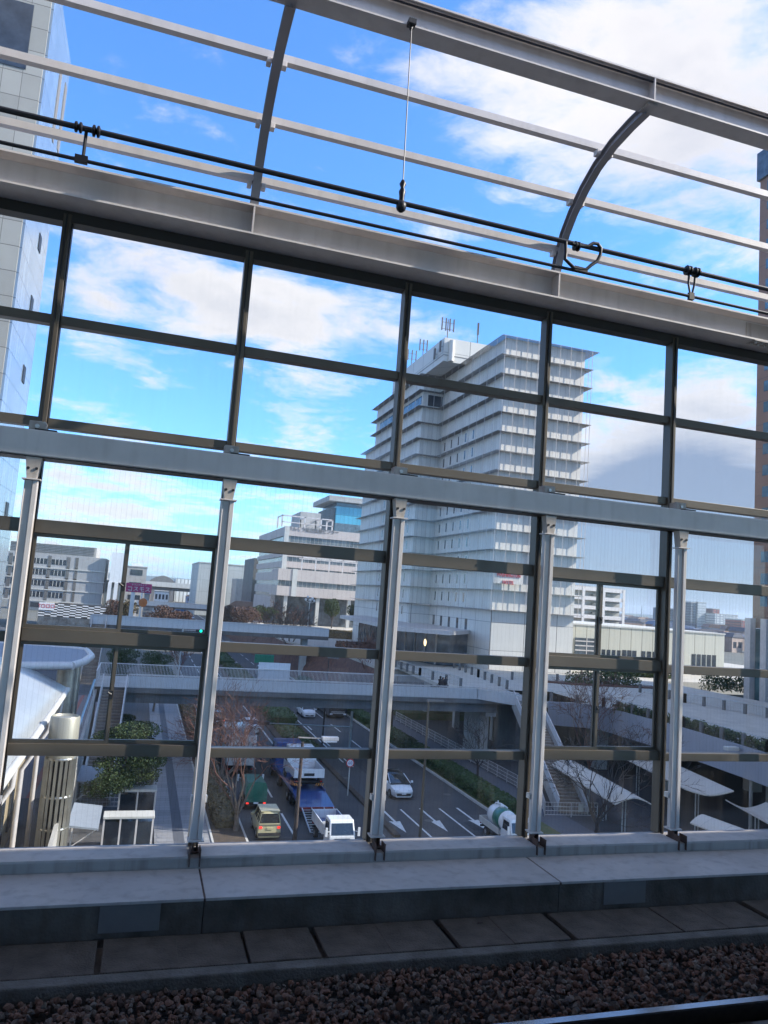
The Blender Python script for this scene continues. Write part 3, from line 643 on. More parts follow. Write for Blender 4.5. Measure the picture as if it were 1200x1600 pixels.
# pine clumps by the footbridge stairs (layered pads of needles)
def pine(lab, loc, H, rx, seed, pads=9):
    rng = random.Random(seed); t = thing('pine_tree', lab, 'pine tree', loc, 'pine trees by the sidewalk'); x, y, z = loc; m = MB()
    m.tube([(x,y,z), (x+.25,y,z+H*.4), (x-.1,y+.1,z+H*.75), (x+.1,y,z+H)], [.15,.12,.08,.03], 7); lf = MB()
    for k in range(pads):
        h = z+H*(.38+.62*k/pads)+rng.uniform(-.1,.1); a = rng.uniform(0,6.28); q = rx*(1-.45*k/pads)*rng.uniform(.35,.85); c = (x+math.cos(a)*q, y+math.sin(a)*q, h)
        m.tube([(x,y,h-.5), ((x+c[0])/2, (y+c[1])/2, h-.15), c], [.06,.045,.02], 5)
        leaf_blob(lf, rng, [(c, (rx*.5, rx*.5, H*.085))], 1300, .085, 'ball')
    m.build('trunk', M['bark'], t, smooth=60); lf.build('crown', M['pine'], t, fix=False)
pine('dark green pine with layered branches over the small white shelters at lower left', (.1, 54.0, 0), 6.4, 2.7, 3, 15)
pine('low pine at the foot of the left footbridge stairs', (.2, 73.5, 0), 3.6, 2.0, 4, 8)
pine('pine with round pads beyond the footbridge, left one', (-1.2, 101, 0), 7.5, 2.6, 5, 12)
pine('pine with round pads beyond the footbridge, right one', (2.6, 98, 0), 7.2, 2.6, 6, 12)

# ---- footbridge
BZ, BY0, BY1 = 6.5, 70.9, 79.3
def rail_run(m, p, q, h=1.15, top=.09, n=None, post=.035, gap=.14, base=.1):
    p = Vector(p); q = Vector(q); ln = (q-p).length; n = n or int(ln/gap)
    m.bar(p+Vector((0,0,h)), q+Vector((0,0,h)), top, top*.8); m.bar(p+Vector((0,0,base)), q+Vector((0,0,base)), .05, .05)
    for i in range(n+1):
        c = p+(q-p)*i/n; m.box(c.x-post/2, c.x+post/2, c.y-post/2, c.y+post/2, c.z+base, c.z+h)
t = thing('footbridge', 'white railed pedestrian footbridge spanning the road with people walking on it', 'footbridge', (15, 75, BZ))
bx0, bx1 = -3.2, 36.5
MB().box(bx0, 46, BY0, BY1, BZ-.35, BZ).build('deck_slab', M['conc'], t)
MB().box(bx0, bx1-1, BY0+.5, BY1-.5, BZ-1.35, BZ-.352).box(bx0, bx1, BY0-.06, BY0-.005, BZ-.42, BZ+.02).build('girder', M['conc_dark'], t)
MB().box(-.4, 33.0, BY0-.03, BY0+.02, BZ+.03, BZ+1.02).bar((33.0,BY0,BZ+.52), (36.4,BY0-2.3,BZ+.3), .05, 1.0).build('parapet_panel', M['shade_panel'], t)
m = MB(); rail_run(m, (-.4, BY0-.06, BZ), (33.0, BY0-.06, BZ), 1.18); rail_run(m, (33.0, BY0-.06, BZ), (36.4, BY0-2.36, BZ-.15), 1.18)
m.build('near_railing', M['white_steel'], t)
m = MB(); rail_run(m, (bx0, BY1-.06, BZ), (31, BY1-.06, BZ), 1.18); rail_run(m, (-.4, BY0, BZ), (-.4, BY0+.02, BZ), 1.18, n=1); rail_run(m, (bx0, BY0+1.5, BZ), (bx0, BY1, BZ), 1.18); m.build('far_railing', M['white_steel'], t)
MB().box(12.1, 15.4, BY1-.02, BY1+.04, BZ+.05, BZ+1.9).build('notice_panel', M['shade_panel'], t)
for x in (6.8, 35.0):
    MB().box(x-.5, x+.5, BY0+2.2, BY1-2.2, 0, BZ-1.35).box(x-.6, x+.6, BY0+.8, BY1-.8, BZ-1.8, BZ-1.34).build('pier', M['conc'], t)
MB().box(38.6, 39.6, 73, 78, 0, BZ-.35).box(42.5, 43.3, 76, 80, 0, BZ-.35).build('pier', M['conc_dark'], t)
M['step'] = mat('step', (.27,.22,.18), .85, var=.15)
def stair(lab, A, B, w, n, group='footbridge stairs', sol=False):
    """A top centre, B foot centre; side walls with white rails"""
    A = Vector(A); B = Vector(B); d = Vector((B.x-A.x, B.y-A.y, 0)); ln = d.length; d.normalize(); s = Vector((-d.y, d.x, 0))*w/2
    t = thing('stairway', lab, 'stairs', tuple(B), group); m = MB()
    for i in range(n):
        a = A+d*ln*i/n; b = A+d*ln*(i+1)/n; z = A.z-(A.z-B.z)*(i+1)/n
        m.hexa([a-s-Vector((0,0,a.z-z+.5)), a+s-Vector((0,0,a.z-z+.5)), Vector((b.x,b.y,z-.5))+s, Vector((b.x,b.y,z-.5))-s], [Vector((a.x,a.y,z))-s, Vector((a.x,a.y,z))+s, Vector((b.x,b.y,z))+s, Vector((b.x,b.y,z))-s])
    m.build('steps', M['step'], t); e = MB()
    for i in range(n):
        b = A+d*ln*(i+.04)/n; z = A.z-(A.z-B.z)*(i+1)/n; e.bar(Vector((b.x,b.y,z+.01))-s*.92, Vector((b.x,b.y,z+.01))+s*.92, .09, .015)
    e.build('step_edges', M['conc_light'] if 'right' in lab else M['trim'], t)
    for sg in (-1, 1):
        o = s*sg*1.03; q = MB().bar(A+o-Vector((0,0,.1)), B+o-Vector((0,0,.1)), .12, 1.0)
        q.build('stringer', M['conc'], t); q = MB(); q.bar(A+o+Vector((0,0,.55)), B+o+Vector((0,0,.55)), .05, .95); q.build('side_panel', M['shade_panel'], t)
        q = MB(); rail_run(q, A+o, B+o, 1.12, gap=.6); q.build('railing', M['white_steel'], t)
    return t
stair('white sided stairway coming down from the right end of the footbridge', (37.6, 69.5, BZ), (34.3, 54.6, .15), 2.3, 36)
stair('left stairway with dark edged steps coming down from the footbridge beside the sidewalk', (-1.55, 70.8, BZ), (-1.75, 84.0-26, .15), 1.9, 34)
# fences
def wire_fence(lab, pts, h=1.1, gap=2.0, group='white pipe fences', n=3, mt='white_steel'):
    t = thing('pipe_fence', lab, 'fence', tuple(pts[0]), group); r = MB(); p = MB()
    for a, b in zip(pts[:-1], pts[1:]):
        a = Vector(a); b = Vector(b); k = max(1, int((b-a).length/gap))
        for i in range(k+1): c = a+(b-a)*i/k; p.tube([c, c+Vector((0,0,h))], .035, 6)
        for j in range(n+1): z = h*(.15+.85*j/n); r.bar(a+Vector((0,0,z)), b+Vector((0,0,z)), .035, .035)
        k2 = int((b-a).length/.25)
        for i in range(k2): c = a+(b-a)*i/k2; r.box(c.x-.009, c.x+.009, c.y-.009, c.y+.009, c.z+h*.15, c.z+h)
    r.build('rails', M[mt], t); p.build('posts', M[mt], t)
wire_fence('long white pipe fence along the back of the right pavement', [(33.2, 96, .1), (33.2, 58, .1)])
wire_fence('white fence around the foot of the right stairs with a small notice on it', [(33.1, 57.6, .1), (31.2, 53.6, .1), (35.6, 53.2, .1)], gap=1.8)
nt_ = MB().box(33.9, 34.35, 53.2, 53.23, .55, 1.15).build('notice', M['conc_light'], None); tag(nt_, 'small white notice fixed to the white fence at the foot of the right stairs', 'notice')
wire_fence('white handrail at the foot of the left stairs beside the sidewalk', [(-3.2, 57.2, .1), (2.1, 57.2, .1), (2.1, 57.9, .1)], h=1.0, gap=3)

# ---- lamp posts, signs
def lamp_post(lab, x, y, h, arm=1.6, side=-1, mt='bark_dark', r=.1, group='street lamps', flat=True, z=0):
    t = thing('street_lamp', lab, 'street lamp', (x, y, z), group)
    MB().tube([(x,y,z), (x,y,z+h*.5), (x,y,z+h)], [r*1.2, r, r*.75], 10).build('pole', M[mt], t, smooth=50)
    a = MB().bar((x,y,z+h-.08), (x+side*arm,y,z+h-.02), .08, .08); a.build('arm', M[mt], t)
    MB().hexa([(x+side*arm-.45,y-.2,z+h-.12),(x+side*arm+.45,y-.2,z+h-.12),(x+side*arm+.45,y+.2,z+h-.12),(x+side*arm-.45,y+.2,z+h-.12)], [(x+side*arm-.38,y-.16,z+h+.08),(x+side*arm+.38,y-.16,z+h+.08),(x+side*arm+.38,y+.16,z+h+.08),(x+side*arm-.38,y+.16,z+h+.08)]).build('lamp_head', M['panel_grey'], t)
    return t
def topz(px, py, x, y):   # height of a sight line above a ground spot
    return YP(px, py, y).z
b = G(460, 1315, 0); z = YP(514, 1030, b.y)
t = thing('street_lamp', 'dark brown street lamp with a flat white head standing before the blue low loader', 'street lamp', (b.x, b.y, 0), 'street lamps')
tz = YP(472, 1160, b.y).z
MB().tube([(b.x,b.y,0), (b.x,b.y,tz*.5), (b.x,b.y,tz)], [.15,.12,.10], 10).build('pole', M['bark_dark'], t, smooth=50)
q = YP(466, 1152, b.y); q2 = YP(504, 1154, b.y); q3 = YP(526, 1155, b.y)
MB().bar(q, q2, .07, .07).build('arm', M['white_steel2'], t)
MB().box(q2.x-.05, q3.x+.1, b.y-.22, b.y+.22, q2.z-.1, q2.z+.13).build('lamp_head', M['white_steel'], t, bevel=.03); MB().box(q2.x+.05, q3.x, b.y-.18, b.y+.18, q2.z-.2, q2.z-.101).build('lamp_lens', M['lamp_clear'], t)
def mast(lab, px0, py0, px1, py1, r=.09, mt='bark_dark', arm=None):
    b = G(px0, py0, 0); z = YP(px1, py1, b.y).z
    t = thing('lamp_mast', lab, 'street lamp', (b.x, b.y, 0), 'street lamps'); MB().tube([(b.x,b.y,0),(b.x,b.y,z*.5),(b.x,b.y,z)], [r*1.25, r, r*.8], 10).build('pole', M[mt], t, smooth=50)
    MB().box(b.x-.12, b.x+1.1, b.y-.12, b.y+.12, z-.02, z+.12).build('lamp_head', M['panel_grey'], t)
mast('thin dark mast rising past the footbridge beside the white van', 503, 1165, 513, 1028, .07)
mast('grey brown mast standing on the road edge between the white hatchback and the arrows', 656, 1312, 667, 1096, .085, 'bronze')
b = G(1172, 1305, 0)
t = thing('street_lamp', 'grey street lamp with a boxy head at lower right above the curved white canopies', 'street lamp', (b.x, b.y, 0), 'street lamps')
tz = YP(1177, 1170, b.y).z; MB().tube([(b.x,b.y,0),(b.x,b.y,tz)], [.14,.12], 10).build('pole', M['conc'], t, smooth=50)
q = YP(1135, 1170, b.y); MB().bar((b.x,b.y,tz-.1), (q.x+.9,b.y,tz-.05), .1, .1).build('arm', M['conc'], t); MB().box(q.x-.1, q.x+1.0, b.y-.25, b.y+.25, tz-.15, tz+.15).build('lamp_head', M['conc_light'], t, bevel=.05)
# speed limit sign
b = G(543, 1243, 0); c = YP(545, 1192, b.y)
t = thing('speed_sign', 'round red rimmed speed limit sign reading 60 on a post in the median', 'road sign', (b.x, b.y, 0))
MB().tube([(b.x,b.y,0),(b.x,b.y,c.z+.5)], .05, 8).build('post', M['conc_light'], t)
SR = mat('sign_red', (.5,.03,.03), .5); SB = mat('sign_blue', (.02,.05,.3), .5)
MB().lathe([(.34, -.075),(.34, -.06)], (b.x,b.y,c.z), 24, 'y').build('disc', SR, t); MB().lathe([(.26,-.082),(.26,-.076)], (b.x,b.y,c.z), 24, 'y').build('face', M['car_white'], t)
text_mesh('60', .36, .003, 'numerals', SB, t, (b.x, b.y-.088, c.z))
# traffic signal gantry arm (silver) right of the lamp
b = G(546, 1168, 0); t = thing('signal_gantry', 'silver traffic signal pole with a long horizontal arm over the lanes', 'signal pole', (b.x, b.y, 0))
zt = YP(549, 1112, b.y).z; za = YP(540, 1136, b.y).z; xl = YP(410, 1137, b.y).x
MB().tube([(b.x,b.y,0),(b.x,b.y,zt)], [.16,.13], 10).build('pole', M['galv'], t, smooth=50); MB().tube([(b.x,b.y,za),(xl,b.y,za+.25)], [.08,.05], 8).build('arm', M['galv'], t, smooth=50)
MB().box(xl-.5, xl+.7, b.y-.12, b.y+.1, za+.05, za+.42).build('signal_head', M['trim'], t, bevel=.04); xm = YP(462, 1136, b.y).x
MB().tube([(xm,b.y,za-.1),(xm,b.y,za+.5)], .03, 6).build('bracket', M['galv'], t)
# green traffic light far away
b = YP(314, 986, 112); t = thing('traffic_signal', 'small distant traffic signal showing a green light under the second footbridge', 'traffic light', (b.x, b.y, 0))
MB().tube([(b.x-2.5,112.3,0),(b.x-2.5,112.3,b.z+.3)], .1, 8).tube([(b.x-2.5,112.3,b.z),(b.x,112.3,b.z)], .05, 6).build('pole', M['galv'], t)
hd = MB().box(b.x-.7, b.x+.7, 112.05, 112.25, b.z-.2, b.z+.2).build('signal_head', M['trim'], t); MB().ball((b.x, 112.03, b.z), .17, 10).build('green_lamp', glow('green', (.0,.75,.4), 3), hd)
# ================================================================== VEHICLES (front faces +Y in local space)
def place(t, x, y, rot=0, z=.01): t.location = (x, y, z); t.rotation_euler = (0, 0, R(rot))
def wheels(t, ys, W, r=.31, w=.2, dual=False):
    for y in ys:
        for s in (-1, 1):
            x = s*(W/2-w/2+.01)
            ty = MB().lathe([(r*.55, -w/2),(r*.93, -w/2),(r, -w/2+.03),(r, w/2-.03),(r*.93, w/2),(r*.55, w/2)], (x, y, r), 18, 'x').build('wheel', M['tyre'], t, world=False, smooth=40)
            m = MB().lathe([(.03, s*(w/2+.012)),(r*.2, s*(w/2+.02)),(r*.5, s*(w/2-.01)),(r*.6, s*(w/2+.006)),(r*.6, s*(w/2-.04))], (x, y, r), 14, 'x'); m.build('rim', M['rim'], ty, world=False)
def loft(sec, st):
    """sec: list of rings (same length) -> closed skin"""
    m = MB(); n = len(sec[0])
    for rg in sec: m.v += rg
    for i in range(len(sec)-1):
        for k in range(n): a = i*n+k; b = i*n+(k+1) % n; m.f.append((a, b, b+n, a+n))
    m.f.append(tuple(range(n-1, -1, -1))); m.f.append(tuple((len(sec)-1)*n+k for k in range(n))); return m
def car(name, lab, cat, L_, W, H, body, prof, cab, roofm=None, group='vehicles on the road', lights='off', r=.31, axle=(.19,.81), plate='car_white'):
    """prof: (y fraction, deck height, width factor); cab: base y0,y1, roof y0,y1 fractions (rear -> front)"""
    t = thing(name, lab, cat, (0,0,0), group); roofm = roofm or body; sec = []
    for f, z, wf in prof:
        y = -L_/2+L_*f; h = W/2*wf
        half = [(h*.88, .20), (h*.98, .30), (h, .48), (h*.99, z-.16), (h*.93, z-.04), (h*.6, z+.015), (0, z+.03)]
        rg = [(-x, y, zz) for x, zz in half]+[(x, y, zz) for x, zz in reversed(half[:-1])]; sec.append(rg)
    b = loft(sec, 1).build('body', body, t, smooth=35, world=False)
    # greenhouse
    y0, y1, u0, u1 = [-L_/2+L_*f for f in cab]
    zb = max(p[1] for p in prof if cab[0] <= p[0] <= cab[1])-.05; wb = W/2*.91; wt = W/2*.72; zr = H
    def ring(ya, yb, w, z, c=.12): return [(-w, ya+c, z), (-w+c, ya, z), (w-c, ya, z), (w, ya+c, z), (w, yb-c, z), (w-c, yb, z), (-w+c, yb, z), (-w, yb-c, z)]
    zm = zr-.07
    g = loft([ring(y0, y1, wb, zb-.1), ring(y0, y1, wb, zb), ring(u0, u1, wt, zm)], 1).build('windows', M['carglass'], t, world=False, smooth=25)
    loft([ring(u0-.03, u1+.03, wt+.015, zm-.02), ring(u0+.06, u1-.12, wt-.06, zr-.012), ring(u0+.3, u1-.35, wt-.25, zr)], 1).build('roof', roofm, t, world=False, smooth=40)
    pil = MB()
    for s in (-1, 1):
        for (ya, yb) in ((y0+.1, u0+.1), (y1-.1, u1-.1), ((y0+y1)/2-.05, (u0+u1)/2-.1), (y0+(y1-y0)*.24, u0+(u1-u0)*.2)):
            pil.bar((s*(wb+.002), ya, zb-.03), (s*(wt+.006), yb, zm), .07, .05, up=(1,0,0))
    pil.build('pillars', body, t, world=False)
    fz = prof[-1][1]; rz = prof[0][1]; yf = L_/2; yr = -L_/2; hw = W/2
    for s in (-1, 1):
        MB().hexa([(s*hw*.62-.14, yf-.2, .58),(s*hw*.62+.17, yf-.2, .58),(s*hw*.62+.17, yf+.0, .58),(s*hw*.62-.14, yf+.02, .58)], [(s*hw*.62-.16, yf-.45, fz-.02),(s*hw*.62+.2, yf-.5, fz-.02),(s*hw*.62+.18, yf-.06, .72),(s*hw*.62-.14, yf-.01, .70)]).build('headlight', M['lamp_clear'], t, world=False)
        MB().box(s*hw*.78-.10, s*hw*.78+.10, yr-.02, yr+.1, rz-.30, rz-.16).build('tail_light', M['lamp_red'] if lights == 'on' else M['lamp_redoff'], t, world=False, bevel=.01)
        MB().box(s*(hw+.02), s*(hw+.20), y1-.35, y1-.22, zb-.02, zb+.13).build('mirror', body, t, world=False, bevel=.03)
    MB().box(-hw*.62, hw*.62, yf-.1, yf+.025, .27, .45).build('grille', M['trim'], t, world=False, bevel=.02)
    MB().box(-.17, .17, yf+.0, yf+.045, .40, .54).box(-.17, .17, yr-.04, yr+.05, rz-.36, rz-.22).build('number_plate', M[plate], t, world=False)
    MB().box(-hw*.9, hw*.9, yr+.05, yf-.05, .16, .24).build('underside', M['trim'], t, world=False)
    wheels(t, (yr+L_*axle[0], yr+L_*axle[1]), W, r); return t
HATCH = [(0,.98,.80),(.03,1.05,.92),(.12,1.0,.98),(.3,.95,1),(.6,.95,1),(.74,.94,.98),(.9,.80,.93),(.97,.68,.84),(1,.55,.72)]
SEDAN = [(0,.86,.84),(.03,.96,.93),(.16,.98,.98),(.3,.93,1),(.6,.93,1),(.72,.92,.99),(.9,.80,.94),(.98,.66,.84),(1,.55,.75)]
VAN = [(0,.95,.90),(.02,1.02,.95),(.2,1.02,1),(.6,1.02,1),(.78,1.02,.99),(.93,.92,.94),(.99,.75,.86),(1,.6,.8)]
BOXY = [(0,1.05,.96),(.02,1.1,.99),(.3,1.1,1),(.7,1.1,1),(.76,1.08,1),(.95,1.0,.97),(1,.92,.93)]
c = car('hatchback_car', 'white hatchback with a black roof driving toward the camera in the oncoming lanes', 'car', 4.4, 1.76, 1.49, M['car_white'], HATCH, (.03,.80,.18,.52), M['carglass']); place(c, 21.5, 61.2, 180); c.scale = (1.08, 1.05, 1.08)
c = car('off_road_car', 'small boxy cream off-road car seen from behind with lit tail lights', 'car', 3.4, 1.5, 1.75, M['car_cream'], BOXY, (.005,.70,.03,.60), lights='on', r=.34, plate='car_cream'); place(c, 9.25, 51.6, 0)
MB().box(-.62, .62, -1.55, .1, 1.755, 1.80).box(-.66, .66, -1.76, -1.70, 1.02, 1.08).build('roof_rack', M['car_cream'], c, world=False); MB().box(-.72, .72, -1.80, -1.69, .32, .50).build('bumper', M['trim'], c, world=False)
MB().box(-.52, .52, -1.735, -1.70, 1.12, 1.6).build('rear_window', M['carglass'], c, world=False)
c = car('sedan_car', 'white saloon seen from behind, beyond the box truck in the right hand lane', 'car', 4.7, 1.8, 1.45, M['car_white'], SEDAN, (.1,.74,.26,.55)); place(c, 12.9, 87.5, 0)
c = car('people_carrier', 'white people carrier driving toward the camera beyond the footbridge', 'car', 4.6, 1.75, 1.65, M['car_white'], VAN, (.02,.84,.08,.66)); place(c, 21.7, 98.5, 180)
c = car('estate_car', 'dark car braking with bright red lights under the footbridge', 'car', 4.6, 1.75, 1.5, M['car_black'], SEDAN, (.04,.74,.12,.55), lights='on'); place(c, 9.6, 92, 0)
c = car('estate_car', 'silver car braking just ahead of the dark one, mostly hidden by the bridge', 'car', 4.6, 1.75, 1.5, M['car_silver'], SEDAN, (.04,.74,.12,.55), lights='on'); place(c, 9.4, 101, 0)
c = car('off_road_car', 'silver off-road car coming toward the camera far down the road beyond the footbridge', 'car', 4.6, 1.85, 1.8, M['car_silver'], BOXY, (.02,.74,.06,.62)); place(c, 22.2, 141, 180)
c = car('mini_van', 'small boxy white van far away on the road near the green signal', 'van', 3.5, 1.6, 1.95, M['car_white'], BOXY, (.01,.93,.03,.78)); place(c, 21.6, 196, 180)
# trucks
def truck_cab(t, y1, W, H, body, Lc=1.7, z0=.45):
    y0 = y1-Lc
    MB().hexa([(-W/2,y0,z0),(W/2,y0,z0),(W/2,y1,z0),(-W/2,y1,z0)], [(-W/2,y0,1.25),(W/2,y0,1.25),(W/2,y1+.02,1.25),(-W/2,y1+.02,1.25)]).hexa([(-W/2,y0,1.25),(W/2,y0,1.25),(W/2,y1+.02,1.25),(-W/2,y1+.02,1.25)], [(-W/2*.93,y0+.03,H),(W/2*.93,y0+.03,H),(W/2*.93,y1-.35,H),(-W/2*.93,y1-.35,H)]).build('cab', body, t, world=False, bevel=.05)
    f = (H-1.25); g = MB()
    def wp(z, inset=0): k = (z-1.25)/f; return y1+.02-.37*k, W/2*(1-.07*k)
    a, b = 1.3, H-.18; ya, wa = wp(a); yb, wb_ = wp(b)
    g.hexa([(-wa+.1, ya-.02, a),(wa-.1, ya-.02, a),(wa-.1, ya+.012, a),(-wa+.1, ya+.012, a)], [(-wb_+.1, yb-.02, b),(wb_-.1, yb-.02, b),(wb_-.1, yb+.012, b),(-wb_+.1, yb+.012, b)])
    g.build('windscreen', M['carglass'], t, world=False)
    g = MB()
    for s in (-1, 1): g.hexa([(s*wa-.015, ya-1.25, a),(s*wa+.015, ya-1.25, a),(s*wa+.015, ya-.18, a),(s*wa-.015, ya-.18, a)], [(s*wb_-.015, ya-1.2, b),(s*wb_+.015, ya-1.2, b),(s*wb_+.015, yb-.15, b),(s*wb_-.015, yb-.15, b)])
    g.build('side_window', M['carglass'], t, world=False)
    for s in (-1, 1):
        MB().box(s*W*.36-.15, s*W*.36+.15, y1-.05, y1+.035, .62, .82).build('headlight', M['lamp_clear'], t, world=False)
        MB().bar((s*W/2, y1-.1, 1.5), (s*(W/2+.2), y1+.05, 1.5), .03).box(s*(W/2+.14), s*(W/2+.28), y1+.0, y1+.08, 1.25, 1.75).build('mirror', M['car_white'], t, world=False)
    MB().box(-W/2*.98, W/2*.98, y1-.1, y1+.07, .32, .55).build('bumper', M['conc_light'], t, world=False, bevel=.02); MB().box(-W*.3, W*.3, y1, y1+.035, .85, 1.1).build('grille', M['trim'], t, world=False)
    MB().box(-.17, .17, y1+.05, y1+.085, .36, .5).build('number_plate', M['car_white'], t, world=False)
def chassis(t, y0, y1, W): MB().box(-W*.3, W*.3, y0, y1, .42, .62).box(-W/2*.9, W/2*.9, y0, y0+.08, .38, .5).build('chassis', M['trim'], t, world=False)
def tails(t, y, W, z=.6, on=False):
    for s in (-1, 1): MB().box(s*W*.4-.09, s*W*.4+.09, y-.05, y, z-.05, z+.05).build('tail_light', M['lamp_red'] if on else M['lamp_redoff'], t, world=False)
# box truck
t = thing('box_truck', 'white box truck seen from behind with faded rear doors, behind the reddish bare trees', 'truck', (0,0,0), 'vehicles on the road')
W = 2.35; chassis(t, -3.9, 4.2, W)
MB().box(-W/2, W/2, -3.9, 2.2, .95, 3.45).build('cargo_box', M['car_white'], t, world=False, bevel=.03)
MB().box(-W/2-.02, W/2+.02, -3.93, 2.22, 3.44, 3.5).box(-.12, .12, -3.9, 2.2, 3.5, 3.53).build('roof_panel', M['car_silver'], t, world=False)
dd = mat('dusty_door', (.62,.60,.56), .6, c2=(.40,.36,.33), scale=2, streak=.5)
for s in (-1, 1):
    d = MB().box(s*.03 if s > 0 else -W/2+.06, W/2-.06 if s > 0 else -.03, -3.95, -3.905, 1.0, 3.38).build('rear_door', dd, t, world=False); MB().tube([(s*.15,-3.98,1.05),(s*.15,-3.98,3.35)], .018, 6).build('lock_bar', M['galv'], d, world=False)
text_mesh('FAFTS', .24, .004, 'lettering', M['trim'], t, (.62, -3.957, 2.75)); text_mesh('xD', .2, .004, 'lettering', M['trim'], t, (-.75, -3.957, 3.15))
truck_cab(t, 4.2, 2.2, 2.6, M['car_white']); tails(t, -3.95, W, .7); wheels(t, (-2.4, 3.2), W-.1, .42, .28); place(t, 9.35, 70.2, 0)
# small green truck
t = thing('light_truck', 'small truck with a dark green tarpaulin ahead of the cream off-road car', 'truck', (0,0,0), 'vehicles on the road')
W = 1.55; chassis(t, -1.7, 1.7, W); MB().extr([(-W/2,.7),(W/2,.7),(W/2,1.6),(W/2*.8,1.95),(0,2.05),(-W/2*.8,1.95),(-W/2,1.6)], 'y', -1.7, .3).build('tarpaulin', M['truck_green'], t, world=False)
MB().box(-W/2, W/2, -1.74, .35, .62, .95).build('bed_sides', M['truck_green'], t, world=False); truck_cab(t, 1.7, 1.48, 1.85, M['truck_green'], 1.2, .4); tails(t, -1.74, W, .55, True); MB().box(-.17,.17,-1.79,-1.74,.5,.62).build('number_plate', M['car_white'], t, world=False); wheels(t, (-1.1, 1.2), W, .28, .17); place(t, 9.3, 58.2, 0)
# tanker lorry
t = thing('tanker_truck', 'small white vacuum tanker lorry with a green band round its tank, coming toward the camera', 'truck', (0,0,0), 'vehicles on the road')
W = 1.9; chassis(t, -2.4, 2.3, W)
MB().box(-W/2, W/2, -2.45, .62, .72, .80).box(-W/2, -W/2+.05, -2.45, .6, .8, 1.12).box(W/2-.05, W/2, -2.45, .6, .8, 1.12).box(-W/2, W/2, -2.45, -2.40, .8, 1.12).build('bed', M['conc_light'], t, world=False)
MB().lathe([(.02,-2.2),(.4,-2.12),(.62,-1.9),(.68,-1.6),(.68,-.2),(.66,.2),(.45,.42),(.02,.5)], (0,0,1.42), 20, 'y').build('tank', M['car_white'], t, world=False, smooth=50)
MB().lathe([(.69,-.95),(.70,-.93),(.70,-.02),(.69,0)], (0,0,1.42), 20, 'y').build('tank_band', M['truck_green'], t, world=False, smooth=50)
MB().lathe([(.2,2.05),(.2,2.2),(.1,2.22)], (0,-.9,0), 12).tube([(0,-1.5,2.05),(0,-1.5,2.35)], .05, 8).tube([(.3,-2.0,1.6),(.1,-1.6,2.2),(-.1,-1.2,2.22),(-.3,-.6,2.1)], .05, 8).build('hose_and_hatch', M['car_white'], t, world=False)
truck_cab(t, 2.3, 1.75, 2.05, M['car_white'], 1.5); tails(t, -2.45, W, .6); wheels(t, (-1.3, 1.6), W, .34, .22); place(t, 25.3, 48.4, 180)
# bus / dark truck
t = thing('coach', 'dark coach stopped at the far kerb under the shadow of the footbridge', 'bus', (0,0,0), 'vehicles on the road')
MB().box(-1.2, 1.2, -5, 5, .4, 3.0).build('body', M['car_black'], t, world=False, bevel=.1); MB().box(-1.22, 1.22, -4.9, 4.4, 1.5, 2.5).build('side_window', M['carglass'], t, world=False); MB().box(-1.1, 1.1, 4.9, 5.03, 1.25, 2.7).build('windscreen', M['carglass'], t, world=False)
MB().box(-.9, .9, 4.96, 5.05, .72, .82).box(-.9, .9, 4.96, 5.05, .9, .98).build('grille', M['galv'], t, world=False)
for s in (-1, 1): MB().box(s*.9-.18, s*.9+.18, 4.95, 5.04, .55, .75).build('headlight', M['lamp_clear'], t, world=False)
wheels(t, (-3, 3.2), 2.4, .48, .3); place(t, 25.4, 101.2, 180)
# transporter with two loads
t = thing('vehicle_transporter', 'blue low loader lorry carrying a white tipper, with lattice ramps at its tail', 'truck', (0,0,0), 'vehicles on the road')
W = 2.5; MB().box(-.5, .5, -8, 8, .5, .75).build('chassis', M['trim'], t, world=False)
MB().box(-W/2, W/2, -3.4, 4.6, .98, 1.16).hexa([(-W/2,-6.4,.75),(W/2,-6.4,.75),(W/2,-3.4,.85),(-W/2,-3.4,.85)], [(-W/2,-6.4,.85),(W/2,-6.4,.85),(W/2,-3.4,1.16),(-W/2,-3.4,1.16)]).build('deck', M['car_blue'], t, world=False)
MB().box(-W/2, -W/2+.1, -3.4, 4.6, 1.16, 1.3).box(W/2-.1, W/2, -3.4, 4.6, 1.16, 1.3).box(-W/2, W/2, 4.6, 4.8, .9, 2.6).build('side_rails', M['car_blue'], t, world=False)
m = MB()
for s in (-1, 1):
    for x in (s*.45, s*1.15): m.bar((x, -6.4, .82), (x, -9.6, .12), .07, .1)
    for k in range(11): f = k/10; m.bar((s*.45, -6.4-3.2*f, .82-.7*f), (s*1.15, -6.4-3.2*f, .82-.7*f), .05, .05)
m.build('ramp', M['galv'], t, world=False)
truck_cab(t, 7.6, 2.4, 3.0, M['car_blue'], 2.2, .6)
MB().box(-W/2, W/2, -6.5, -6.4, .6, .86).build('rear_bar', M['car_red'], t, world=False); tails(t, -6.5, W, .7)
wheels(t, (-2.4, -1.3, 2.9, 6.4), W, .42, .3); place(t, 13.35, 60.6, 0)
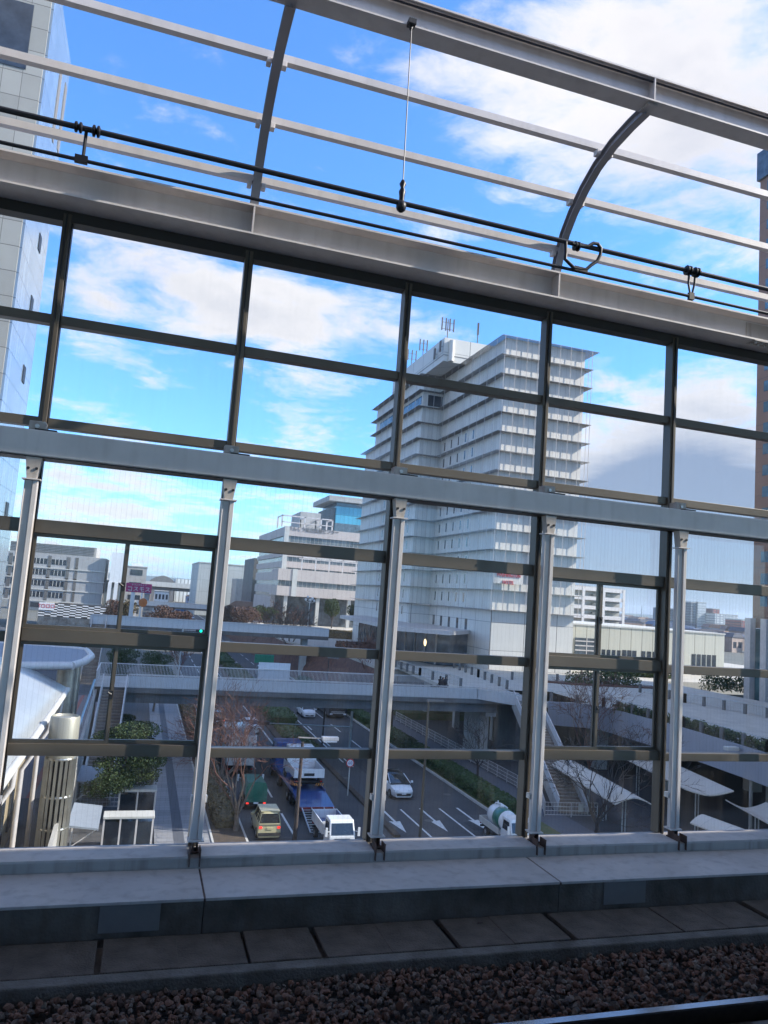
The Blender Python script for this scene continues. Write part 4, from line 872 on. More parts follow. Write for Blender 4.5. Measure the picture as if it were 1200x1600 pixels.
def tipper(name, lab, W, Hc, bodym, innerm, Lb=2.9, ch='side'):
    t = thing(name, lab, 'truck', (0,0,0), 'vehicles on the road'); chassis(t, -2.5, 2.2, W)
    m = MB().box(-W/2, W/2, -2.5, .55, .85, .93).box(-W/2, -W/2+.06, -2.5, .55, .93, 1.5).box(W/2-.06, W/2, -2.5, .55, .93, 1.5).box(-W/2, W/2, .5, .56, .93, 1.62)
    m.box(-W/2, W/2, -2.56, -2.501, .86, 1.5); m.build('tipper_body', bodym, t, world=False)
    MB().box(-W/2+.07, W/2-.07, -2.49, .49, .935, .96).box(-W/2+.062, -W/2+.075, -2.49, .49, .96, 1.47).box(W/2-.075, W/2-.062, -2.49, .49, .96, 1.47).build('bed_lining', innerm, t, world=False)
    truck_cab(t, 2.25, W*.94, Hc, bodym, 1.45); tails(t, -2.57, W, .62); wheels(t, (-1.5, 1.5), W, .33, .22); return t
t = tipper('tipper_truck', 'small white tipper truck with a blue grey bed facing the camera beside the sill', 1.72, 2.1, M['car_white'], M['car_blue']); place(t, 13.0, 48.2, 180, .2)
t = tipper('tipper_truck', 'white tipper truck seen from behind riding on the blue low loader', 2.35, 2.5, M['car_white'], M['car_silver']); place(t, 13.35, 60.2, 0, 1.18)
cv = MB()
for s in (-1, 1):
    for k in range(4): x = s*(.5+.17*k); cv.hexa([(x,-2.62,.3),(x+s*.08,-2.62,.3),(x+s*.08,-2.59,.3),(x,-2.59,.3)], [(x+s*.09,-2.62,.48),(x+s*.17,-2.62,.48),(x+s*.17,-2.59,.48),(x+s*.09,-2.59,.48)])
cv.build('warning_stripes', mat('orange', (.5,.22,.05), .5), t, world=False); MB().box(-.4, .4, -2.58, -2.575, 1.0, 1.2).build('tailboard_mark', M['trim'], t, world=False)

# ---- parked cars (copies)
def parked_proto(body, nm):
    return car('parked_car', nm, 'car', 4.3, 1.72, 1.5, body, HATCH, (.03,.80,.16,.55), group='cars in the car parks')
protos = [parked_proto(M[k], '') for k in ('car_white','car_silver','car_black','car_blue','car_grey','car_white')]
names = ['white','silver','black','blue','grey','white']
for p in protos: p.location = (0,0,-50)
used = set()
def park(i, x, y, rot, lab, z=.02):
    p = protos[i]
    if i in used: p = copy_tree(p)
    used.add(i); p.location = (x, y, z); p.rotation_euler = (0,0,R(rot)); p['label'] = lab
ORD = ['first','second','third','fourth','fifth','sixth','seventh','eighth','ninth','tenth']
where = ['nearest row', 'second row', 'third row']
n = 0
for r_ in range(3):
    for k in range(9):
        x = -46+k*3.05+rnd.uniform(-.2,.2); y = 168+r_*17
        if x > -21 and r_ == 0: continue
        i = rnd.randrange(6); park(i, x, y, rnd.choice((0,180)), f'{names[i]} car in the {where[r_]} of the open car park before the grey block'); n += 1
for k in range(7):
    i = rnd.randrange(6); q = G(142+rnd.uniform(-8,8), 962+k*4, 0); park(i, -13.5+(k%2)*3.2, 150+k*7, 0, f'{names[i]} car on the side street by the chequered shop, {ORD[k]} from the near end')
for r_ in range(4):
    for k in range(8):
        i = rnd.randrange(6); y = 190+r_*26; x = 128+k*3.4+r_*12; park(i, x, y, rnd.choice((90,75)), f'{names[i]} car in the {ORD[r_]} row of the distant car park beyond the beige annex')
for k in range(10):
    i = rnd.randrange(6); park(i, 9.4+(k%3)*5.8 if k%3 < 2 else 22, 215+k*17, 0 if k%3 < 2 else 180, f'{names[i]} car far up the main road beyond the second footbridge, {ORD[k]} from the near end')
# ================================================================== HOTEL
M['hotel'] = stripe_mat('hotel_cladding', (.66,.635,.59), (.40,.385,.36), .9, .05, 'xy', rough=.6, var=.07)
M['hotel_base'] = stripe_mat('hotel_base', (.65,.635,.59), (.16,.16,.16), 5.6, .02, 'xy', rough=.55, var=.05, cross=4.2, cwidth=.015)
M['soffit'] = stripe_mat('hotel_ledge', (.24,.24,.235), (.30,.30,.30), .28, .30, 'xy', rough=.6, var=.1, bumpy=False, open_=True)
HX, HY = 50.35, 104.85; LVZ = [58.0-3.05*i for i in range(15)]
hotel = thing('hotel', 'tall white ribbed hotel block with projecting ledges on every storey and red hotel lettering', 'hotel', (HX, HY, 5))
w = MB().box(HX, 64.5, HY, 131, 15.3, 57.9).box(46.25, HX-.003, 130.9, 161, 15.3, 57.85).box(46.25, HX, 161.003, 168, 15.3, 48.8).box(HX+.003, 64.4, 131.003, 161, 15.3, 57.8)
w.build('cladding_wall', M['hotel'], hotel)
MB().box(HX, 64.5, HY, 131, 3, 15.2).box(46.25, HX-.003, 130.9, 161, 3, 15.15).box(46.25, HX, 161.003, 168, 3, 15.1).build('base_wall', M['hotel_base'], hotel)
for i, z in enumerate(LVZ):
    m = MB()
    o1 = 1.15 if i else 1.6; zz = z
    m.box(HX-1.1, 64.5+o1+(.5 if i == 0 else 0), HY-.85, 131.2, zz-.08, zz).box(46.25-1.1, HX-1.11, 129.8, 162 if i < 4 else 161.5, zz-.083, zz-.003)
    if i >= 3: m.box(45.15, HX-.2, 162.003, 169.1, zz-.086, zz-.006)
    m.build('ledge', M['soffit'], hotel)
# slender windows
wm = {}
def hwin(kind, x, y, z, h=1.55, wd=.42):
    key = (kind, h, wd)
    if key not in wm:
        m = MB().box(-.03, .02, -wd/2, wd/2, 0, h) if kind == 'x' else MB().box(-wd/2, wd/2, -.03, .02, 0, h)
        wm[key] = m.build('window', M['win_dark'], hotel, world=False)
        o = wm[key]
    else: o = wm[key].copy(); col.objects.link(o); o.parent = hotel
    o.location = (x-hotel.location.x, y-hotel.location.y, z-hotel.location.z)
for i in range(4, 14):
    z = LVZ[i]+.55
    for y in (128.5, 125.3, 122.1, 118.9, 115.7): hwin('x', HX, y, z-3.05+ .3)
for i in range(6, 15):
    for y in (134.5, 139.5, 144.5, 150.5): hwin('x', 46.25, y, LVZ[i]-2.2)
for y in (128.5, 124.9, 121.3, 117.7, 114.1): hwin('x', HX, y, 11.6, 1.9, .9)
for y in (124.9, 120.5, 116.1): hwin('x', HX, y, 6.2, 3.2, 1.7)
MB().box(46.20, 46.26, 131.5, 158, 52.6, 54.2).box(47.3, 50.2, 130.86, 130.91, 52.3, 54.4).build('penthouse_glazing', M['win_dark'], hotel)
sc0 = None
def stay(x, y, z0=15.2, z1=58):
    global sc0
    if sc0 is None: sc0 = MB().box(-.032, .032, -.032, .032, 0, z1-z0).build('stay_rod', M['white_steel'], hotel, world=False); o = sc0
    else: o = sc0.copy(); col.objects.link(o); o.parent = hotel
    o.location = (x-hotel.location.x, y-hotel.location.y, z0-hotel.location.z)
for k in range(9): stay(HX-.6+k*1.95, HY-.82)
for k in range(8): stay(HX-1.05, HY+1.2+k*3.1)
for k in range(3): stay(46.6+k*1.5, 129.85)
for k in range(7): stay(45.2, 132+k*4.2)
for k in range(3): stay(65.55+.001*k, HY+.5+k*4)
# roof house and aerials
c0 = YP(695, 527, 121); MB().box(c0.x, 62, 121, 150, 58, c0.z).build('roof_house', M['hotel_base'], hotel); MB().box(c0.x-.06, 62, 120.94, 150, c0.z-3.2, c0.z-3.12).build('roof_house_trim', M['panel_grey'], hotel)
MB().tube([(c0.x+1.3,120.6,58),(c0.x+1.3,120.6,c0.z-.5)], .5, 10).build('vent_duct', M['hotel'], hotel, smooth=40)
def aerial(px, py0, py1, Y, w=.5, n=3):
    p = YP(px, py0, Y); z1 = YP(px, py1, Y).z; m = MB().tube([(p.x,Y,p.z-1),(p.x,Y,z1)], .09, 6)
    for k in range(n): a = (k-(n-1)/2)*w; m.box(p.x+a-.1, p.x+a+.1, Y-.1, Y+.1, z1-2.1, z1+.2).bar((p.x,Y,z1-1.8),(p.x+a,Y,z1-1.8),.07).bar((p.x,Y,z1-.6),(p.x+a,Y,z1-.6),.07)
    m.build('aerial', M['panel_grey'], hotel)
aerial(699, 524, 499, 121.5, .75, 4); aerial(746, 533, 506, 124, .12, 2); aerial(661, 552, 532, 136, .75, 3); aerial(643, 568, 548, 146, .9, 3)
for px, py in ((679, 553), (688, 541)):
    q = XP(px, py, c0.x-.5); MB().box(q.x-.1, q.x+.1, q.y-.3, q.y+.3, q.z-1.0, q.z+1.0).bar((q.x, q.y, q.z), (q.x+.5, q.y, q.z), .08).build('aerial', M['panel_grey'], hotel)
# sign
a = YP(772, 893, HY-1.2); b = YP(815, 915, HY-1.2)
sp = MB().box(a.x, b.x+.3, HY-1.02, HY-.94, b.z+.1, a.z+.4).build('sign_panel', M['hotel'], hotel)
SRED = mat('sign_crimson', (.55,.03,.05), .5)
text_mesh('WASHINGTON', .95, .05, 'lettering', SRED, sp, ((a.x+b.x)/2+.15, HY-1.09, a.z-.35), sx=.62); text_mesh('HOTEL', .85, .05, 'lettering', SRED, sp, ((a.x+b.x)/2+.15, HY-1.09, a.z-1.5), sx=.72)
# entrance canopy and lobby
cz = 11.4
A1, A2, A3 = G(531, 964, cz), G(619, 983, cz), G(703, 990, cz)
MB().prism([(A1.x, A1.y), (A2.x, A2.y), (A3.x, A3.y), (HX+.0, 112.2), (HX-.01, 130.88), (46.24, 130.89), (46.24, 158)], cz-.25, cz+.35).build('entrance_canopy', M['white_steel'], hotel)
lob = MB().prism([(46.2, 150), (42.6, 150), (42.6, 126), (45.0, 113), (HX-.02, 113), (HX-.02, 130.8), (46.2, 130.8)], 6.0, cz-.26).build('lobby', M['win_mid'], hotel)
for k in range(7): f = k/6; MB().box(42.5, 42.62, 126+24*f-.1, 126+24*f+.1, 6.0, cz-.27).build('lobby_frame', M['white_steel2'], hotel)
for k in range(5): f = k/4; x, y = 42.55+2.4*f, 126-13*f; MB().box(x-.1, x+.1, y-.1, y+.1, 6.0, cz-.27).build('lobby_frame', M['white_steel2'], hotel)
qq = XP(667, 1004, 42.3); YL, zL = qq.y, qq.z; MB().lathe([(.02,-.02),(.52,-.02),(.55,0),(.52,.03)], (42.0, YL, zL), 24, 'x').build('round_lamp', glow('round_lamp', (1,.72,.38), 1.3), hotel)

# ================================================================== PLAZA, DECK, SHELTERS (right side)
M['plaza'] = mat('plaza', (.54,.50,.43), .8, c2=(.44,.40,.35), scale=.6)
M['deckwall'] = mat('deckwall', (.30,.305,.34), .8, var=.06, scale=.5, streak=.08)
struct('plaza', MB().prism([(33.5,104),(140,104),(140,300),(28,300),(28,150),(33.5,130)], 4.2, 5.9), M['plaza'])
E0 = [G(868, 1100, BZ), G(945, 1106, BZ), G(1060, 1138, BZ), G(1198, 1182, BZ)]
dk = thing('pedestrian_deck', 'raised pedestrian deck with smooth purple grey side wall along the right side', 'pedestrian deck', (50, 65, 0))
edge = [(40.5, 79.5), (40.5, 69.9), (E0[1].x-.5, E0[1].y+.3), (E0[2].x, E0[2].y), (E0[3].x+.3, E0[3].y), (43.8, 30)]
MB().prism(edge+[(75, 30), (75, 79.5)], BZ-.5, BZ).build('deck_slab', M['plaza'], dk)
MB().prism([(33.4,79.5),(46,79.5),(46,103.9),(35.5,103.9)], BZ-.45, BZ-.02).prism([(46.01,79.51),(75,79.51),(75,103.9),(46.01,103.9)], BZ-.55, BZ-.03).build('path_slab', M['plaza'], dk)
def strip(m, pts, z0, z1, th=.25):
    for a, b in zip(pts[:-1], pts[1:]): m.bar((a[0],a[1],(z0+z1)/2), (b[0],b[1],(z0+z1)/2), th, z1-z0)
m = MB(); strip(m, edge[1:], BZ-2.15, BZ+.18); m.build('side_wall', M['deckwall'], dk)
for (x, y) in ((47.5, 60), (52.5, 52.5), (46.8, 70), (58, 61), (60, 44), (66, 70), (48.5, 42)): MB().box(x-.6, x+.6, y-.6, y+.6, 0, BZ-.5).build('column', M['conc_light'], dk)
MB().box(62, 62.3, 30, 79, 0, BZ-.6).build('back_wall', M['conc_dark'], dk)
for (x, y) in ((41.5, 84), (40, 92), (38.5, 99), (46, 90)): MB().box(x-.35, x+.35, y-.35, y+.35, 0, BZ-.46).build('column', M['conc'], dk)
def glass_rail(lab, pts, z, h=1.15, gap=2.1, big=True):
    t = thing('glass_railing', lab, 'railing', (pts[0][0], pts[0][1], z), 'glass railings on the raised deck'); po = MB(); gl = MB(); tp = MB()
    for a, b in zip(pts[:-1], pts[1:]):
        a = Vector((a[0],a[1],z)); b = Vector((b[0],b[1],z)); k = max(1, int((b-a).length/gap))
        for i in range(k+1):
            c = a+(b-a)*i/k; po.box(c.x-.13, c.x+.13, c.y-.13, c.y+.13, z, z+h*.9) if big else po.box(c.x-.05, c.x+.05, c.y-.05, c.y+.05, z, z+h)
        tp.bar(a+Vector((0,0,h)), b+Vector((0,0,h)), .05); gl.quad(a+Vector((0,0,.1)), b+Vector((0,0,.1)), b+Vector((0,0,h-.03)), a+Vector((0,0,h-.03)))
    po.build('posts', M['panel_grey'], t); tp.build('handrail', M['galv'], t); gl.build('glass_panels', M['glass_wired'], t, fix=False)
inn = [(edge[i][0]+.5, edge[i][1]-.4 if i < 3 else edge[i][1]) for i in range(1, 6)]
glass_rail('glass railing with square dark posts along the outer edge of the raised deck', [(41.2, 70.6), (45.2, 67.2), (45.9, 56.3), (45.1, 46), (44.5, 32)], BZ)
q1, q2, q3 = G(1000, 1082, BZ), G(1070, 1098, BZ), G(1199, 1122, BZ)
glass_rail('second glass railing farther in on the raised deck, crossing below the brown tower', [(q1.x, q1.y), (q2.x, q2.y), (q3.x, q3.y)], BZ)
glass_rail('glass railing beside the sloping path up to the hotel, seen over the footbridge', [(34.2, 103), (33.9, 90), (35.2, 80.2)], BZ, gap=2.6)
glass_rail('glass railing with dark posts right of the walking people on the path to the hotel', [(44, 103), (42.8, 92), (41.0, 80.2)], BZ, gap=2.6)
glass_rail('glass railing along the foot of the hotel wall beyond the planted strip', [tuple(G(800,1062,BZ))[:2], tuple(G(905,1067,BZ))[:2]], BZ, gap=2.6)
def shrub_row(lab, pts, z, w, h, n, s=.22, mt='shrub'):
    t = thing('shrub_bed', lab, 'shrubs', (pts[0][0], pts[0][1], z), 'planted shrub beds'); m = MB(); rng = random.Random(n)
    for a, b in zip(pts[:-1], pts[1:]):
        k = max(3, int(math.dist(a, b)/.8)); st_ = MB()
        for i in range(k):
            f = (i+rng.random()*.6)/k; c = (a[0]+(b[0]-a[0])*f, a[1]+(b[1]-a[1])*f, z+h*rng.uniform(.3,.6)); leaf_blob(m, rng, [(c, (w, w, h*rng.uniform(.4,.75)))], n, s, 'ball')
    m.build('foliage', M[mt], t, fix=False)
    sm = MB()
    for i in range(12): f = rng.random(); x = pts[0][0]+(pts[1][0]-pts[0][0])*f; y = pts[0][1]+(pts[1][1]-pts[0][1])*f; sm.tube([(x,y,z),(x+rng.uniform(-.2,.2),y,z+h*.9)], .02, 4)
    sm.build('stems', M['bark_dark'], t)
shrub_row('green shrubs planted just inside the purple grey deck wall', [(45.6, 65.5), (46.6, 56), (45.6, 46)], BZ, .6, .9, 120)
a_, b_ = G(905, 1071, BZ), G(1010, 1076, BZ); c_, d_ = G(1100, 1076, BZ), G(1172, 1082, BZ)
shrub_row('dry grass and green shrubs in front of the beige annex', [(a_.x, a_.y+2), (b_.x, b_.y+2)], BZ, 1.0, 1.7, 200, .2)
shrub_row('dark green bushes below the windows of the beige annex at right', [(c_.x, c_.y), (d_.x, d_.y)], BZ, 1.2, 2.2, 240, .22, 'pine')
shrub_row('bushes at the foot of the beige annex seen through the small sliding pane', [(74, 110), (86, 109)], 5.9, 1.6, 2.4, 240, .4, 'shrub')
struct('planting_strip', MB().prism([(G(850,1066,BZ).x, G(850,1066,BZ).y), (a_.x-1, a_.y+.4), (b_.x+2, b_.y+.2), (b_.x+3, b_.y+2.6), (a_.x, a_.y+3), (G(850,1066,BZ).x, G(850,1066,BZ).y+1.2)], BZ-.02, BZ+.14), M['redsoil'])
# curved white shelters
def shelter(lab, P, Q, w, z, sag=.5, grp='curved white shelters', posts=4, arch=1):
    P = Vector((P[0], P[1], 0)); Q = Vector((Q[0], Q[1], 0)); d = (Q-P).normalized(); s = Vector((-d.y, d.x, 0)); t = thing('shelter', lab, 'shelter', (P.x, P.y, 0), grp); m = MB(); n = 10; k = 8
    for i in range(2):
        p = P if i == 0 else Q
        for j in range(n+1):
            u = -1+2*j/n; zz = z+(abs(u)**1.6)*sag*(1 if arch > 0 else -1); m.v.append(tuple(p+s*u*w/2+Vector((0,0,zz))))
        for j in range(n+1):
            u = -1+2*j/n; zz = z+(abs(u)**1.6)*sag*(1 if arch > 0 else -1)-.09; m.v.append(tuple(p+s*u*w/2+Vector((0,0,zz))))
    N1 = n+1
    for j in range(n): m.f.append((j, j+1, 2*N1+j+1, 2*N1+j)); m.f.append((N1+j, 2*N1+N1+j, 2*N1+N1+j+1, N1+j+1)); m.f.append((j, N1+j, N1+j+1, j+1)); m.f.append((2*N1+j, 2*N1+j+1, 3*N1+j+1, 3*N1+j))
    m.f.append((0, 2*N1, 3*N1, N1)); m.f.append((n, N1+n, 3*N1+n, 2*N1+n))
    m.build('curved_roof', M['canopy'], t, smooth=40)
    for i in range(posts):
        c = P+(Q-P)*(i+.5)/posts
        MB().tube([c+s*.12, c+s*.12+Vector((0,0,z-.09))], .05, 8).tube([c-s*.12, c-s*.12+Vector((0,0,z-.09))], .05, 8).build('post', M['galv'], t)
M['canopy'] = stripe_mat('canopy', (.58,.53,.46), (.36,.35,.33), 1.6, .02, 'y', rough=.5, var=.04)
a, b = G(1108, 1240, 3.3), G(985, 1180, 3.3)
shelter('long white shelter with butterfly shaped roof at the lower right under the deck', a, b, 3.9, 3.2, sag=.4)
a, b = G(1215, 1315, 2.7), G(1097, 1272, 2.7)
shelter('short white curved shelter roof at the bottom right just above the sill', a, b, 2.2, 2.7, arch=-1, posts=3)
a, b = G(1290, 1330, 2.7), G(1165, 1262, 2.7)
shelter('white shelter roof partly hidden behind the bronze frame at the right edge', a, b, 3.0, 2.7, posts=3)
a, b = G(992, 1246, 3.0), G(885, 1186, 3.0)
shelter('low white shelter roof behind the bare tree next to the stair foot', a, b, 3.0, 3.0, arch=-1)

# ================================================================== ANNEX, PARKING BLOCK, RIGHT TOWER
M['annex'] = stripe_mat('annex', (.50,.48,.40), (.20,.185,.15), 2.3, .05, 'x', rough=.7, var=.05)
t = thing('annex_building', 'low beige annex with vertical ribs and narrow dark windows right of the hotel', 'building', (73, 118, 4.5))
a = YP(905, 977, 118); b = YP(1132, 995, 118); zt = 13.6
MB().box(64.55, b.x, 118, 150, 4.5, zt).build('ribbed_wall', M['annex'], t); MB().box(64.5, b.x+.15, 117.85, 150, zt, zt+.25).build('parapet', M['conc_light'], t)
for px in (943, 951, 959, 967, 975, 983, 991, 1005, 1014, 1023, 1031, 1039, 1084, 1092, 1100, 1108, 1116):
    if px < 970: x = YP(px, 1028, 117.9).x; MB().box(x-.35, x+.35, 117.94, 118.02, 7.6, 9.6).build('window', M['win_dark'], t)
    else: x = YP(px, 1040, 117.9).x; MB().box(x-.42, x+.42, 117.94, 118.02, 5.6, 9.7).build('window', M['win_dark'], t)
a = YP(899, 996, 117.8); b = YP(933, 1028, 117.8); lv = MB().box(a.x, b.x, 117.75, 117.98, b.z, a.z).build('louvre_window', M['win_mid'], t); m = MB()
for k in range(4): z = b.z+(a.z-b.z)*(k+.5)/4.2; m.box(a.x, b.x, 117.68, 117.76, z-.1, z+.1)
m.box((a.x+b.x)/2-.06, (a.x+b.x)/2+.06, 117.66, 117.75, b.z, a.z); m.build('frame', M['white_steel'], lv)
t = thing('parking_structure', 'white open sided parking block with visible ramps rising behind the annex', 'parking building', (105, 170, 5))
a = YP(880, 915, 170); b = YP(975, 920, 170); x0, x1 = a.x, b.x; z1 = YP(940, 916, 170).z; fl = [YP(940, y, 170).z for y in (921, 937, 953, 969)]
MB().box(x0+.1, x1-.1, 171.5, 190, 5, z1-.2).build('inner_volume', M['conc'], t)
for i in range(5):
    z = z1-1.4-i*2.35; MB().box(x0, x1, 169.9, 171.6, z, z+.95).build('parapet_band', M['white_steel'], t)
    MB().hexa([(x1-9,170.2,z-1.2),(x1-1,170.2,z-.4),(x1-1,171,z-.4),(x1-9,171,z-1.2)], [(x1-9,170.2,z-.75),(x1-1,170.2,z-.05),(x1-1,171,z-.05),(x1-9,171,z-.75)]).build('ramp', M['conc_dark'], t)
for k in range(4): x = x0+(x1-x0)*k/3; MB().box(x-.35, x+.35, 169.8, 169.899, 5, z1-.45).build('column', M['white_steel'], t)
M['tower_brown'] = stripe_mat('tower_brown', (.27,.165,.12), (.15,.11,.10), 3.4, .02, 'z', rough=.7, var=.07)
t = thing('brown_tower', 'tall brown tiled tower with small blue windows at the right edge', 'tower', (78, 86, 0))
tx = 79.5; ty = 86.0; c = YP(1186, 400, ty); tx = c.x; zt = YP(1186, 238, ty).z
MB().box(tx, tx+26, 28, ty, 15.5, zt).build('tiled_wall', M['tower_brown'], t); MB().box(tx-.4, tx+26, 27.6, ty+.3, zt-4.5, zt-.1).build('glass_crown', M['win_mid'], t)  # wall length out of view is drawn out so the tower shades the road
MB().box(tx-.25, tx+26, 28, ty+.2, 5, 15.4).build('glass_base', mat('teal_glass', (.06,.14,.15), .15, var=.4, scale=.3, spec=.8), t)
for y in (ty-.4, ty-3.2): MB().box(tx-1.2, tx-.3, y-.5, y+.5, 5, 16.8).build('white_fin', M['white_steel'], t)
wn = None
for k in range(24):
    z = 18.5+k*3.05
    if z > zt-6: break
    for y in (ty-2.0, ty-6.9, ty-11.8):
        if wn is None: wn = MB().box(-.05, .06, -.62, .62, 0, 1.5).build('window', mat('sky_window', (.10,.2,.26), .1, var=.4, scale=.5, spec=.9), t, world=False); o = wn
        else: o = wn.copy(); col.objects.link(o); o.parent = t
        o.location = (tx-78, y-86, z)

# ================================================================== LEFT TOWER AND LEFT STATION PARTS
M['tan_panel'] = stripe_mat('tan_panel', (.33,.315,.28), (.13,.12,.11), 2.4, .03, 'x', rough=.6, var=.12, cross=3.4, cwidth=.03)
M['glass_skin'] = stripe_mat('glass_skin', (.25,.31,.37), (.08,.10,.13), 1.55, .05, 'y', rough=.18, metal=.3, var=.14, cross=3.4, cwidth=.03)
t = thing('office_tower', 'very tall pale office tower with a gridded glass side at the left edge', 'tower', (-20, 105, 0))
MB().box(-52, -20.02, 105, 124, 0, 97).build('panel_front', M['tan_panel'], t); MB().box(-20.019, -19.7, 105.25, 124, 0, 97).build('glass_side', M['glass_skin'], t)
for (pa, pb, y0, y1) in ((0, 44, 5, 108),): 
    q0 = YP(pa-40, y0, 104.9); q1 = YP(40, y1, 104.9); MB().box(q0.x-8, q1.x, 104.9, 104.99, q1.z, q0.z+2).build('window_band', M['win_dark'], t)
for px, py in ((96, 190), (88, 170)): q = XP(px, py, -19.69); MB().box(-19.69, -19.62, q.y-.9, q.y+.9, q.z-5, q.z+6).build('louvre', M['panel_grey'], t)
for px, py in ((62, 380), (49, 477), (37, 585), (10, 798)):
    q = XP(px, py, -19.69); MB().box(-19.69, -19.6, q.y-1.0, q.y+1.0, q.z-1.2, q.z+1.2).build('open_pane', M['black'], t)
# curved station canopies
M['zinc'] = stripe_mat('zinc', (.40,.41,.41), (.36,.37,.38), 1.6, .02, 'y', rough=.35, metal=.3, var=.05)
z8 = 8.0
t = thing('curved_canopy', 'broad pale curved station canopy roof at left with fine seams across it', 'canopy', (-5, 35, 0))
m = MB(); rows = []; ys = [24+i*2.0 for i in range(18)]
ex = G(112, 1078, z8).x; ye = G(112, 1078, z8).y
n = 10
ys = [20+(ye-20)*i/14 for i in range(15)]
for i, y in enumerate(ys):
    for j in range(n+1):
        u = j/n; x = ex - .35 - u*11; yy = y-((1-u)*0)+ (u*5.5 if i == len(ys)-1 else u*5.5*(i/14)); zz = z8+1.9*math.sin(u*math.pi/1.25)-.0
        m.v.append((x, yy, zz))
for i in range(len(ys)-1):
    for j in range(n): a = i*(n+1)+j; m.f.append((a, a+1, a+n+2, a+n+1))
o = m.build('roof_skin', M['zinc'], t, smooth=40, fix=False); sd = o.modifiers.new('thick', 'SOLIDIFY'); sd.thickness = .15
MB().tube([(ex-.28, y, z8+.0) for y in ys], .2, 8).build('gutter', M['conc_light'], t, smooth=50)
MB().box(ex-2.3, ex-2.1, 20, ye-3, 0, z8-.25).build('tan_wall', mat('tan_wall', (.34,.28,.19), .7, var=.1), t)
for k in range(8): y = 27+k*3.2; MB().box(ex-2.09, ex-1.98, y, y+1.1, 1, z8-.6).build('dark_window', M['win_dark'], t)
for k in range(5): y = 30+k*6.5; MB().tube([(ex-.4, y, z8-.1), (ex-.45, y, z8-1.2), (ex-.9, y, z8-2), (ex-.9, y, 0)], .13, 8).build('strut', M['white_steel'], t, smooth=50)
t = thing('bus_terminal_roof', 'flat pale roof with rounded white rim on round columns beyond the curved canopy', 'canopy', (-9, 75, 0))
zz = 9.6; pr = [G(x, y, zz) for x, y in ((-60, 1033), (32, 1036), (112, 1036), (132, 1030), (143, 1022), (136, 1014), (110, 1011), (40, 1006), (-60, 999))]
MB().prism([(p.x, p.y) for p in pr], zz-.45, zz-.12).build('roof_slab', M['conc_light'], t)
m = MB(); 
for a, b in zip(pr[:-1], pr[1:]): m.tube([(a.x,a.y,zz-.2),(b.x,b.y,zz-.2)], .3, 8)
m.build('rim', M['white_steel'], t, smooth=60)
MB().prism([(p.x*.97-.3, p.y*.985+.9) for p in pr], zz-.1, zz-.06).build('roof_felt', mat('felt', (.25,.28,.33), .8, var=.05), t)
for px, r in ((103, .75), (116, .35)):
    b = YP(px, 1075, pr[2].y+2.5); MB().lathe([(r, 0), (r, zz-.5)], (b.x, pr[2].y+2.5, 0), 16).build('column', M['stainless'], t, smooth=50)
# stainless vent tower with slatted lower part
c = G(103, 1118, 8.6); r = .74; SB_ = YP(100, 1183, c.y).z
t = thing('vent_tower', 'round stainless steel ventilation shaft with a rusty stain and a slatted lower part', 'ventilation shaft', (c.x, c.y, 0))
m_, nt, bs = new_mat('stained_steel'); N = nt.nodes; tc = N.new('ShaderNodeTexCoord'); gr = N.new('ShaderNodeTexGradient'); gr.gradient_type = 'SPHERICAL'; mp = N.new('ShaderNodeMapping')
mp.inputs['Location'].default_value = (0, 1.6, -14.6); mp.inputs['Scale'].default_value = (.9, 1.0, 2.0); L(nt, tc.outputs['Object'], mp.inputs['Vector']); L(nt, mp.outputs[0], gr.inputs[0])
rr = N.new('ShaderNodeValToRGB'); rr.color_ramp.elements[0].color = (.33,.31,.25,1); rr.color_ramp.elements[1].color = (.22,.12,.07,1); rr.color_ramp.elements[1].position = .6; L(nt, gr.outputs['Fac'], rr.inputs['Fac']); L(nt, rr.outputs[0], bs.inputs['Base Color']); bs.inputs['Metallic'].default_value = .35; bs.inputs['Roughness'].default_value = .45
MB().lathe([(r, SB_), (r, 8.5), (r-.06, 8.6), (r-.1, 8.5), (.05, 8.52)], (c.x, c.y, 0), 32).build('cowl', m_, t, smooth=40)
for k in range(18):
    a = k*2*math.pi/18; MB().box(c.x+math.cos(a)*r*.97-.07, c.x+math.cos(a)*r*.97+.07, c.y+math.sin(a)*r*.97-.07, c.y+math.sin(a)*r*.97+.07, 0, SB_).build('slat', M['stainless'], t)
MB().lathe([(r*.8, 0), (r*.8, SB_)], (c.x, c.y, 0), 20).build('core', M['trim'], t)
for z in (1.2, 2.9, 4.5, SB_-.06): MB().lathe([(r+.02, z), (r+.04, z+.06), (r+.02, z+.12)], (c.x, c.y, 0), 24).build('hoop', M['stainless'], t)
# ramp walls, light blue handrail
wl = MB().hexa([(-3.1,28,0),(-2.9,28,0),(-2.9,70,0),(-3.1,70,0)], [(-3.1,28,1.6),(-2.9,28,1.6),(-2.9,70,6.4),(-3.1,70,6.4)]).build('ramp_wall', M['conc'], None); tag(wl, 'pale sloping wall beside the left stairway behind the vent shaft', 'wall')
t = thing('ramp_handrail', 'long pale blue sloping handrail between the canopy and the vent shaft', 'handrail', (-4, 50, 0)); p, q = G(148, 1062, 7.6), G(58, 1325, 2.0)
MB().tube([p, q], .09, 8).build('rail', mat('pale_blue', (.30,.45,.55), .4, var=.05), t)
for k in range(8): c_ = p+(q-p)*k/7; MB().tube([c_, (c_.x, c_.y, c_.z-1.2)], .04, 6).build('post', M['galv'], t)
